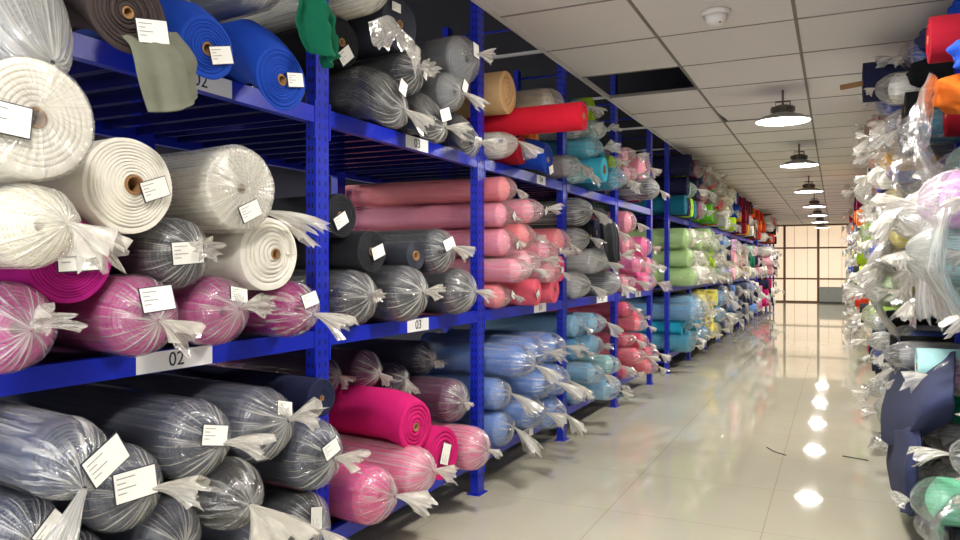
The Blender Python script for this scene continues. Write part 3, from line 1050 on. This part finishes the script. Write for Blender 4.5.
film_sheet('white film bow hanging off the charcoal roll above upper 03 sign', [
    [(x - .02, t - .20, z + .02), (x, t - .06, z + .11), (x + .02, t + .02, z + .09), (x, t + .18, z + .06), (x - .02, t + .22, z + .05)],
    [(x, t - .20, z - .06), (x + .04, t - .06, z + .05), (x + .06, t + .02, z + .02), (x + .05, t + .15, z - .02), (x + .02, t + .22, z - .01)],
    [(x + .02, t - .22, z - .12), (x + .05, t - .08, z - .02), (x + .08, t + .02, z - .10), (x + .06, t + .10, z - .12), (x + .04, t + .20, z - .07)]], 11, .014, mat=TAIL, layers=1, name='film_bow')
hero([
    (354, 297, 29, .12, 'wrap', 'charcoal', dict(tail=(.3, .2, .2, .35), knot=(.1, .1)), 'film-wrapped grey roll, bottom layer against the first post above sign 03'),
    (406, 297, 29, .13, 'wrap', 'charcoal', dict(tail=(.6, .6, .3, .4), knot=(.1, .05)), 'film-wrapped grey roll, bottom layer directly above lower 03 sign'),
    (458, 290, 24, .10, 'wrap', 'charcoal', dict(tail=(.7, .8, .0, .4), knot=(.2, 0)), 'film-wrapped grey roll, bottom layer against the second post'),
    (341, 252, 23, .08, 'bare', 'graphite', dict(tag=(-.1, -.2, 30, .9), ridges=8), 'unwrapped graphite roll with white tag in the upper layer at the first post'),
    (372, 254, 22, .08, 'bare', 'graphite', dict(tag=(.3, .0, 20, .9)), 'unwrapped graphite roll with tag, second from the first post in the upper layer'),
    (416, 258, 15, .12, 'bare', 'charcoal', dict(core=.03, r=.085), 'thin unwrapped charcoal roll with visible hollow core above sign 03'),
    (440, 249, 23, .14, 'wrap', 'charcoal', dict(tag=(-.2, .3, 20, .9), tail=(.8, .8, -.1, .5)), 'film-wrapped grey roll with tag in the upper layer near the second post'),
], 1, 1, 'middle shelf of bay 03', yaw=-8)
hero([
    (372, 497, 31, .22, 'wrap', 'rose', dict(tail=(1.0, .9, -.1, .6), knot=(.35, 0)), 'film-wrapped pink roll lowest and nearest the first blue post'),
    (414, 478, 26, .24, 'wrap', 'rose', dict(tail=(.8, .7, .0, .5), film=FILM_WHITE), 'pale film-wrapped pink roll, second from the first post on bottom shelf 03'),
    (445, 456, 28, .26, 'bare', 'fuchsia', dict(tag=(.0, .0, 70, 1.1), ridges=5), 'unwrapped fuchsia roll with white tag on its oval end'),
    (473, 440, 23, .16, 'wrap', 'rose', dict(film=FILM_WHITE, tail=(.5, .8, -.2, .3)), 'cloudy-wrapped pink roll against the second blue post on bottom shelf 03'),
    (416, 408, 30, .20, 'bare', 'fuchsia', dict(droop=.05, ridges=5, r=.15), 'large unwrapped fuchsia roll lying on top of the pink rolls'),
    (452, 402, 23, -.02, 'wrap', 'plum', dict(tail=(.3, .2, -.3, .3)), 'film-wrapped dark plum roll beside the large fuchsia roll'),
], 1, 0, 'bottom shelf of bay 03', yaw=-8, filler=[(3.30, 1.02, .12, -.35, 'wrap', 'plum'), (3.75, 1.0, .125, -.3, 'wrap', 'plum'), (4.05, 1.0, .125, -.35, 'wrap', 'navy'), (4.42, .9, .12, -.3, 'wrap', 'navy')])

# ------------------------------------------------------------------ bay 04
hero([
    (500, 154, 14, .18, 'bag', 'white', dict(cloudy=True, tail=(1.4, .8, -.4, .9)), 'white plastic bag of cloth on the top beam right by the second post'),
    (522, 150, 15, .10, 'bare', 'crimson', dict(), 'unwrapped dark crimson roll under the long red roll'),
    (548, 163, 16, .22, 'bare', 'royal', dict(droop=.06, tag=(.3, -.6, 20, .9)), 'unwrapped blue roll below the long red roll'),
    (566, 160, 12, .12, 'bag', 'grey', dict(), 'small grey bagged roll at the third post beside the blue roll'),
    (508, 113, 22, .14, 'bare', 'beige', dict(ridges=4, core=.006), 'unwrapped beige roll with smooth round end above the red roll'),
    (584, 135, 14, .62, 'bare', 'red', dict(r=.105, ridges=4), 'long red roll sticking far out over the aisle'),
    (534, 106, 13, .04, 'bare', 'orange', dict(), 'unwrapped orange roll tucked between beige roll and grey film'),
    (548, 98, 18, .14, 'bag', 'tan', dict(), 'loosely bagged tan roll, topmost above the red roll'),
], 2, 2, 'top shelf of bay 04', lod=1)
P04 = [
    (498, 299, 15, .14, 'soft', 'salmon'), (514, 297, 15, .20, 'bag', 'pink'), (537, 291, 16, .16, 'bare', 'coral'), (555, 285, 16, .14, 'bare', 'coral'),
    (503, 268, 17, .16, 'soft', 'pink'), (527, 270, 16, .18, 'bag', 'blush'), (546, 262, 15, .14, 'soft', 'blush'), (562, 250, 15, .14, 'bare', 'cerise'),
    (500, 240, 15, .12, 'soft', 'pink'), (522, 240, 16, .14, 'soft', 'salmon'), (541, 234, 15, .14, 'bag', 'pink'),
    (503, 218, 15, .10, 'soft', 'salmon'), (527, 217, 15, .16, 'bag', 'pink'), (558, 223, 16, .12, 'soft', 'salmon')]
hero([r + (dict(tag=(rnd.uniform(-.2, .2), rnd.uniform(-.2, .2), rnd.uniform(-40, 40), .7) if i % 2 == 0 else None), None) for i, r in enumerate(P04)], 2, 1,
     'middle shelf of bay 04', lod=1, group='pink rolls in bay 04')
B04 = [
    (500, 428, 18, .16), (527, 416, 17, .18), (549, 408, 17, .18), (497, 390, 17, .16), (518, 388, 17, .18), (538, 384, 16, .2), (556, 374, 16, .24), (530, 357, 17, .16), (549, 352, 16, .16)]
hero([r + ('bag' if i % 3 else 'wrap', 'steel', dict(L=.9, tail=(rnd.uniform(.9, 1.6), rnd.uniform(.0, .8), rnd.uniform(-.9, .3), .7)), None) for i, r in enumerate(B04)], 2, 0,
     'bottom shelf of bay 04', lod=1, group='steel blue bagged rolls in bay 04')

# ------------------------------------------------------------------ bay 05, 06
hero([
    (576, 182, 11, .12, 'bag', 'pale_teal', {}, None), (589, 180, 11, .14, 'bag', 'aqua', {}, None), (602, 181, 13, .26, 'bare', 'aqua', dict(core=.05), 'unwrapped turquoise roll with wide hollow end hanging over the top beam'),
    (613, 178, 12, .2, 'bag', 'turquoise', {}, None), (576, 158, 12, .1, 'bag', 'silver', {}, None), (591, 158, 11, .14, 'bag', 'pale_teal', dict(cloudy=True), None),
    (601, 156, 11, .14, 'bare', 'teal', {}, None), (613, 156, 9, .14, 'wrap', 'lime', {}, 'film-wrapped bright lime roll against the fourth post on the top shelf'),
    (592, 124, 15, .1, 'bare', 'lime', dict(r=.14), 'unwrapped lime roll, topmost above the turquoise rolls'), (574, 138, 11, .0, 'bag', 'teal', {}, None), (606, 138, 11, .0, 'bare', 'navy', {}, None),
], 3, 2, 'top shelf, second bay past sign 03', lod=1)
hero([
    (576, 294, 14, .14, 'bag', 'silver', dict(cloudy=True), None), (592, 290, 13, .16, 'bag', 'silver', dict(cloudy=True), None), (607, 284, 13, .12, 'bag', 'grey', dict(cloudy=True), None),
    (575, 266, 13, .1, 'bag', 'grey', dict(cloudy=True), None), (590, 262, 13, .12, 'bare', 'black', {}, None), (607, 262, 13, .12, 'bag', 'silver', {}, None),
    (578, 231, 15, .16, 'bag', 'graphite', dict(film=FILM_WHITE), 'film-wrapped graphite roll with white pleated end beside the third post'),
    (598, 234, 14, .1, 'bare', 'navy', {}, None), (609, 228, 13, .12, 'wrap', 'black', {}, None)], 3, 1, 'middle shelf, second bay past sign 03', lod=1)
t, z, s = left_at(603, 228, .22)
x = XL + .26
cloth('draped_cloth', 'black cloth hanging over grey bags on the middle shelf of bay 05', 'cloth',
      [[(x - .10, t - .26, z + .18), (x - .10, t, z + .2), (x - .10, t + .2, z + .2)], [(x + .02, t - .24, z + .02), (x + .05, t, z + .04), (x + .02, t + .2, z + .03)],
       [(x + .05, t - .22, z - .18), (x + .08, t + .02, z - .16), (x + .05, t + .22, z - .14)], [(x + .05, t - .06, z - .36), (x + .07, t + .06, z - .36), (x + .05, t + .2, z - .32)]], 'graphite', amp=.03, seed=9)
hero([r + (dict(L=.9), None) for r in [
    (575, 376, 14, .14, 'wrap', 'ice'), (590, 366, 14, .22, 'bag', 'ice'), (606, 355, 14, .24, 'bag', 'ice'), (574, 350, 15, .10, 'soft', 'sky'), (592, 344, 14, .14, 'soft', 'ice'), (608, 338, 13, .16, 'bag', 'ice'),
    (574, 328, 15, .10, 'soft', 'ice'), (592, 322, 14, .12, 'bag', 'ice'), (608, 316, 13, .14, 'bag', 'pale_teal')]], 3, 0, 'bottom shelf, second bay past sign 03', lod=1, group='light blue rolls in bay 05')
hero([
    (626, 182, 10, .2, 'bag', 'blush', {}, None), (640, 184, 9, .1, 'bare', 'maroon', {}, None), (650, 188, 11, .3, 'wrap', 'navy', dict(film=FILM_WHITE), 'film-wrapped navy roll overhanging the last post of the numbered rack'),
    (641, 160, 15, .16, 'soft', 'pink', dict(r=.17), 'big clear-wrapped pink roll on the top shelf before the cross-aisle'), (624, 162, 9, .1, 'bag', 'blush', {}, None)], 4, 2, 'top shelf, bay before cross-aisle', lod=1)
hero([
    (624, 288, 11, .12, 'bag', 'pink', {}, None), (634, 285, 10, .14, 'bag', 'rose', {}, None), (645, 280, 11, .14, 'bag', 'rose', {}, None), (625, 262, 12, .14, 'soft', 'pink', {}, None),
    (638, 262, 11, .1, 'bare', 'rose', {}, None), (648, 258, 11, .14, 'soft', 'pink', {}, None), (627, 236, 13, .12, 'soft', 'pink', {}, None), (643, 233, 12, .14, 'soft', 'rose', {}, None)], 4, 1, 'middle shelf, bay before cross-aisle', lod=1, group='pink rolls in bay 06')
hero([
    (624, 362, 11, .16, 'bag', 'cerise', {}, None), (635, 357, 11, .2, 'bag', 'coral', {}, None), (647, 348, 11, .2, 'bag', 'coral', {}, None), (624, 345, 11, .14, 'bag', 'cerise', {}, None),
    (636, 340, 11, .16, 'bag', 'coral', {}, None), (648, 332, 11, .18, 'bag', 'cerise', {}, None), (625, 326, 11, .1, 'soft', 'cerise', {}, None), (640, 321, 12, .12, 'soft', 'cerise', {}, None), (636, 309, 10, .1, 'soft', 'cerise', {}, None)],
    4, 0, 'bottom shelf, bay before cross-aisle', lod=1, group='red-pink rolls in bay 06')


# ------------------------------------------------------------------ the fuller shelves further off and on the cluttered side
def fill(lo, hi, lev, palette, place, side, seed, layers, rr=(.115, .15), pp=(.08, .26), lod=0, targets=(), mess=1.0, group=None, far=False):
    rg = random.Random(seed)
    items = []
    z = DECK[lev]
    for l in range(layers):
        t = lo + rg.uniform(.06, .16) + (.07 if l % 2 else 0)
        while True:
            r = rg.uniform(*rr)
            if t + 2 * r > hi - .05:
                break
            kind, col = rg.choice(palette)
            items.append(dict(t0=t + r, z0=z + r + l * 1.74 * .13, r0=r, p=rg.uniform(*pp), kind=kind, color=col, opts={'lod': lod, 'seed': rg.randint(0, 9999)}, label=None, group=group, far=far))
            t += 2 * r * rg.uniform(1.0, 1.06)
    settle(items, lo + .055, hi - .055, DECK[lev], HEAD[lev] - .01)
    free = list(items)
    for tg in targets:
        u, v, B, kind, col, opts, label = tg
        if side < 0:
            t, zz, s = right_at(u, v, B)
            p = XR - B
        else:
            t, zz, s = left_at(u, v, B)
            p = B
        if not (lo <= t <= hi) or not free:
            continue
        it = min(free, key=lambda d: (d['t'] - t) ** 2 + (d['z'] - zz) ** 2)
        free.remove(it)
        it.update(kind=kind, color=col, p=p, label=label)
        it['opts'].update(opts)
        it['opts']['lod'] = max(1, lod)
    for it in items:
        if side < 0 and it['kind'] == 'bare' and not far and rg.random() < (.75 if lev else .35) and not it['label']:
            it['lump'] = True
        if it['kind'] == 'bag' and 'tail' not in it['opts'] and side < 0:
            it['opts']['tail'] = (rg.uniform(.4, 1.1) * mess, rg.uniform(-.7, .8), rg.uniform(-1.2, .5), rg.uniform(.4, .8))
    auto_labels(items, place, DECK[lev])
    build(items, XL if side > 0 else XR, side)


def pal(s):
    out = []
    for w in s.split():
        k, c = w.split(':')
        out.append((k, c))
    return out


R2 = [  # bottom, middle, top palettes of each bay past the cross-aisle
    ('bare:turquoise wrap:turquoise bag:sky soft:turquoise', 'bare:lime soft:cream soft:white bag:white soft:pale_green', 'bare:olive bare:teal bag:seafoam bare:navy wrap:maroon bare:lime'),
    ('soft:lemon wrap:lemon bare:yellow bag:sky', 'bare:lime soft:pale_green bag:pale_green bag:cream', 'bare:red bag:white bag:grey wrap:red bare:leaf'),
    ('wrap:slate soft:slate bag:slate', 'bag:ice wrap:navy bag:silver bag:steel', 'bag:seafoam bag:mint bare:lime bag:silver wrap:navy'),
    ('soft:slate wrap:charcoal bag:steel', 'bag:lilac bag:white soft:blush bag:cream', 'bag:seafoam wrap:navy bare:lime bag:white bare:royal'),
    ('soft:slate wrap:denim bag:slate', 'bag:cream bag:white bag:tan soft:blush', 'bare:gold bare:crimson bag:white bare:plum bare:maroon'),
    ('soft:slate bag:steel wrap:denim', 'bare:emerald bag:white bare:black bag:seafoam', 'bare:scarlet bare:black bag:white bare:brown'),
    ('bag:white wrap:navy bare:rose', 'bag:pink bag:white soft:rose bare:navy', 'bare:scarlet bare:brown bag:white bare:orange'),
]
for k in range(7):
    for lev in range(3):
        pl = '%s, %s bay past the cross-aisle' % (SHELF[lev], ORD[k])
        fill(ROW2[k], ROW2[k + 1], lev, pal(R2[k][lev]), pl, 1, 100 + 7 * k + lev, 3, lod=1, pp=(.08, .3), rr=(.135, .17), far=k > 1)
R3 = [('bare:fuchsia bag:white wrap:navy', 'bag:pink bag:white soft:rose', 'bare:brown bare:scarlet bag:white'),
      ('bare:fuchsia bag:white bare:black', 'bag:pink bag:white bare:black', 'bare:brown bare:scarlet bare:black'),
      ('bag:white bare:black', 'bag:blush bare:black', 'bare:brown bare:black')]
for k in range(2):
    for lev in range(3):
        fill(ROW3[k], ROW3[k + 1], lev, pal(R3[k][lev]), '%s, %s bay by glazed wall' % (SHELF[lev], ORD[k]), 1, 300 + 7 * k + lev, 3, rr=(.14, .17), pp=(.1, .4), far=True)

# cluttered side
WH = 'bag:white bag:silver bag:pale_teal '
RP = [('bare:navy soft:mint bare:black bag:silver wrap:graphite bare:emerald bag:lilac', WH + 'wrap:royal bare:purple soft:mint bare:orange bare:navy bag:lilac', 'bare:royal bare:crimson bare:orange bare:brown bare:leaf bare:fuchsia'),
      ('bag:silver bare:black soft:pale_green bare:graphite wrap:royal bare:navy', WH + 'bag:yellow bare:royal bare:black bare:purple bare:lemon bare:graphite', 'bag:white bare:black bare:denim bag:gold bare:maroon wrap:royal bare:brown'),
      ('bag:white bare:scarlet bare:black bare:navy bag:lime', 'bag:white bag:silver bare:lime bare:black bare:royal bare:lemon bare:maroon bare:black', 'bag:white bare:orange bare:maroon bare:black bare:royal wrap:red')]
TGT = [
    # top shelves
    (935, 30, .42, 'bare', 'crimson', {}, None),
    (950, 60, .42, 'bare', 'royal', {}, None), (930, 85, .44, 'bare', 'orange', {}, None), (922, 120, .5, 'bag', 'teal', {}, None),
    (908, 128, .45, 'bag', 'denim', {}, 'slate blue bagged roll under the navy roll with the cardboard core'),
    (885, 143, .42, 'bag', 'silver', dict(cloudy=True), None), (893, 153, .42, 'bag', 'gold', {}, None), (908, 150, .45, 'bare', 'black', {}, None),
    (868, 168, .35, 'bare', 'orange', {}, None), (878, 175, .40, 'bare', 'maroon', {}, None), (866, 192, .36, 'bag', 'white', dict(cloudy=True), None),
    (856, 210, .36, 'bare', 'orange', {}, None), (872, 212, .40, 'bare', 'royal', {}, None), (856, 225, .36, 'bare', 'maroon', {}, None),
    # middle shelves
    (895, 195, .45, 'wrap', 'royal', {}, None), (896, 212, .45, 'bag', 'yellow', {}, None), (912, 250, .5, 'bare', 'purple', {}, None), (916, 232, .5, 'bag', 'white', dict(cloudy=True), None),
    (893, 258, .42, 'bag', 'lemon', dict(cloudy=True), None), (870, 226, .38, 'wrap', 'lime', {}, None), (884, 240, .42, 'bare', 'black', {}, None), (874, 256, .4, 'wrap', 'royal', {}, None),
    (857, 257, .34, 'bag', 'lime', {}, None), (853, 272, .32, 'bare', 'black', {}, None), (866, 288, .38, 'bare', 'navy', {}, None), (938, 265, .42, 'bag', 'pale_teal', dict(cloudy=True), None),
    (955, 195, .45, 'bag', 'lilac', {}, None), (935, 240, .42, 'bag', 'silver', dict(cloudy=True), None), (880, 280, .4, 'bag', 'lemon', dict(cloudy=True), None),
    # bottom shelves
    (893, 338, .36, 'bare', 'black', dict(r=.16), 'large unwrapped black roll sticking out below the lime roll'), (886, 317, .34, 'bag', 'pale_green', dict(cloudy=True), 'cloudy-bagged pale lime roll above the large black roll'),
    (860, 318, .28, 'bare', 'graphite', {}, 'unwrapped graphite roll sticking into the aisle past the lime roll'), (855, 306, .3, 'bare', 'scarlet', {}, None), (905, 352, .42, 'bag', 'grey', {}, None),
    (918, 368, .40, 'bare', 'pale_teal', {}, 'pale teal roll under the draped navy cloth'), (932, 470, .40, 'soft', 'mint', {}, 'clear-wrapped mint green roll at the end of the navy cloth'),
    (932, 432, .46, 'bare', 'emerald', {}, None), (952, 505, .45, 'bare', 'graphite', {}, None),
]
for k in range(17):
    lo, hi = (RIGHT[k], RIGHT[k + 1]) if k else (3.2, RIGHT[1])
    if k in (6, 12):
        lo += .16
    for lev in range(3):
        pl = '%s, %s bay of cluttered side' % (SHELF[lev], ORD[k] if k < 12 else 'last')
        tg = [q for q in TGT if (lambda h: (0 if h < 1.21 else 1 if h < 2.29 else 2))(right_at(q[0], q[1], q[2])[1]) == lev]
        fill(lo, hi, lev, pal(RP[0 if k < 2 else 1 if k < 4 else 2][lev]), pl, -1, 500 + 5 * k + lev, 4 if k < 4 else 3, lod=1, targets=tg, pp=(.1, .32) if k > 1 else (.03, .16), rr=(.12, .155) if k < 4 else (.15, .175), far=k > 4)

# loose film hanging off the cluttered shelves
def rsheet(label, B, u0, u1, v0, v1, seed, mat=None, amp=.05, flare=.12, name='plastic_sheet', layers=2):
    um, vm = (u0 + u1) / 2, (v0 + v1) / 2
    tm, hm, s_ = right_at(um, vm, B)
    rows = []
    rg = random.Random(seed)
    for i in range(4):
        f = i / 3
        v = v0 + (v1 - v0) * f
        row = []
        for j in range(4):
            g = j / 3
            t_ = right_at(u1 + (u0 - u1) * g, vm, B)[0]
            t_ = tm + (t_ - tm) * (0.75 + 0.35 * f)
            row.append((B + .10 - .16 * math.sin(PI * (.15 + .7 * f)) + rg.uniform(-.03, .03), t_, hm + (vm - v) * s_ + rg.uniform(-.03, .03)))
        rows.append(row)
    return film_sheet(label, rows, seed, amp, mat, layers, name=name)


rsheet('clear plastic sheet hanging at the top of the cluttered rack above the lilac roll', .44, 898, 945, 98, 205, 31, FILM_LOOSE)
rsheet('long clear plastic sheet hanging between two blue posts beside the purple roll', .42, 920, 958, 205, 310, 32, FILM_WHITE)
rsheet('white plastic sheet folded over the middle beam in front of the blue post', .44, 893, 925, 268, 305, 33, TAIL, amp=.03)
rsheet('pale plastic sheet trailing from the yellow bag down to the lime roll', .36, 872, 892, 235, 322, 34, FILM_WHITE, amp=.035)
rsheet('clear plastic sheet sliding off the lower beam below the navy cloth', .43, 925, 960, 488, 540, 36, FILM_LOOSE)
for i, (u, v, B, rx, ry, rz_, lb) in enumerate([
        (884, 452, .18, .16, .26, .09, 'crumpled clear plastic scrap on the floor beside the hanging navy cloth'),
        (868, 392, .16, .14, .34, .06, 'flat clear plastic scrap on the floor before the grey bag'),
        (890, 372, .30, .12, .28, .09, 'bunched clear plastic scrap on the floor below the black roll')]):
    z_ = EYE * FPX / (v - VPY)
    B = (u - VPX) * z_ * CT / FPX
    o = link('plastic_scrap', lump_mesh(rx, ry, rz_, 40 + i, .45, 44, 26).mesh('plastic_scrap', FILM_LOOSE))
    o.location = (B + .08, (z_ + B * ST) / CT, rz_ * 1.0)
    tag(o, lb, 'plastic scrap')
STRAP = simple('strap_dark', (60, 50, 44), rough=0.6)
for pts, lb in (([(.05, 7.0, .004), (.12, 6.95, .01), (.24, 6.93, .004)], 'thin dark strap end on the floor near the cluttered rack'),
                ([(-.55, 7.05, .004), (-.48, 6.9, .008), (-.38, 6.82, .004)], 'thin dark strap scrap lying in the middle of the aisle floor')):
    tag(link('strap_scrap', MB().tube(pts, .004, 6).mesh('strap_scrap', STRAP)), lb, 'strap')

# navy cloth thrown over the lower shelf, one end hanging to the floor
def rp(u, v, B):
    t_, h_, _ = right_at(u, v, B)
    return (B, t_, h_)


ca = [[(893, 362, .45), (918, 360, .5), (956, 352, .56)], [(887, 392, .37), (914, 388, .36), (956, 382, .48)],
      [(881, 420, .31), (906, 420, .30), (955, 398, .46)], [(884, 436, .30), (900, 448, .30), (948, 412, .46)]]
cb = [[(889, 428, .31), (902, 430, .31), (919, 424, .35)], [(887, 458, .31), (902, 460, .29), (920, 452, .34)],
      [(893, 488, .32), (905, 490, .30), (918, 488, .34)], [(905, 511, .33), (910, 516, .33), (916, 512, .34)]]
mbc = MB()
for q, sd_ in ((ca, 21), (cb, 22)):
    sheet_mb([[rp(*p_) for p_ in r_] for r_ in q], 34, 40, .03, sd_, (2, 3, 5), .3, mb=mbc)
o = link('draped_cloth', mbc.mesh('draped_cloth', fabric('denim')))
md = o.modifiers.new('thickness', 'SOLIDIFY'); md.thickness = .008; md.offset = 0
tag(o, 'navy blue cloth thrown over the pale teal roll, its end hanging to the floor', 'cloth')
# navy roll on its cardboard core, high over the aisle
nav = make_roll((.20, 6.9, 3.10), .165, 'bare', 'navy', 'dark navy roll on a cardboard core jutting into the aisle below the ceiling', dict(lod=2, p=.5, L=1.2, tail=(0, 0, 0, 0)), PI)
link('core_tube', MB().tube([(-.75, .02, .165), (.02, 0, .16), (.17, -.005, .145)], .022, 14).mesh('core_tube', CARD), nav)

# ------------------------------------------------------------------ the distant rolls nobody could count, built as one mesh per kind
for kind, mb in FAR.items():
    if mb.n:
        o = link('distant_bagged_bundles' if kind == 'bag' else 'distant_fabric_rolls', mb.mesh('distant_rolls', FARM))
        tag(o, 'loose plastic-bagged bundles crowding the far shelves of both rack rows' if kind == 'bag' else 'small distant fabric rolls stacked on the far shelves of both rack rows', 'bagged bundles' if kind == 'bag' else 'fabric rolls', None, 'stuff')

# ------------------------------------------------------------------ camera, light, view
cam = bpy.data.cameras.new('camera')
co = bpy.data.objects.new('camera', cam)
C.objects.link(co)
co.location = (0, 0, EYE)
co.rotation_euler = (PI / 2, 0, TH)
cam.sensor_width = 36.0
cam.lens = FPX / 960 * 36.0
cam.shift_y = -4 / 960
cam.clip_end = 200
sc = bpy.context.scene
sc.camera = co
w = bpy.data.worlds.new('World')
sc.world = w
w.use_nodes = True
bg = w.node_tree.nodes.get('Background')
bg.inputs['Color'].default_value = lin((236, 240, 250))
bg.inputs['Strength'].default_value = 2.0
sc.view_settings.view_transform = 'Standard'
sc.view_settings.look = 'None'
sc.view_settings.gamma = 1.0
sc.view_settings.exposure = 1.62
sc.cycles.max_bounces = 8
sc.cycles.diffuse_bounces = 4
sc.cycles.glossy_bounces = 3
sc.cycles.transparent_max_bounces = 24
sc.cycles.sample_clamp_indirect = 6.0
sc.cycles.use_denoising = True
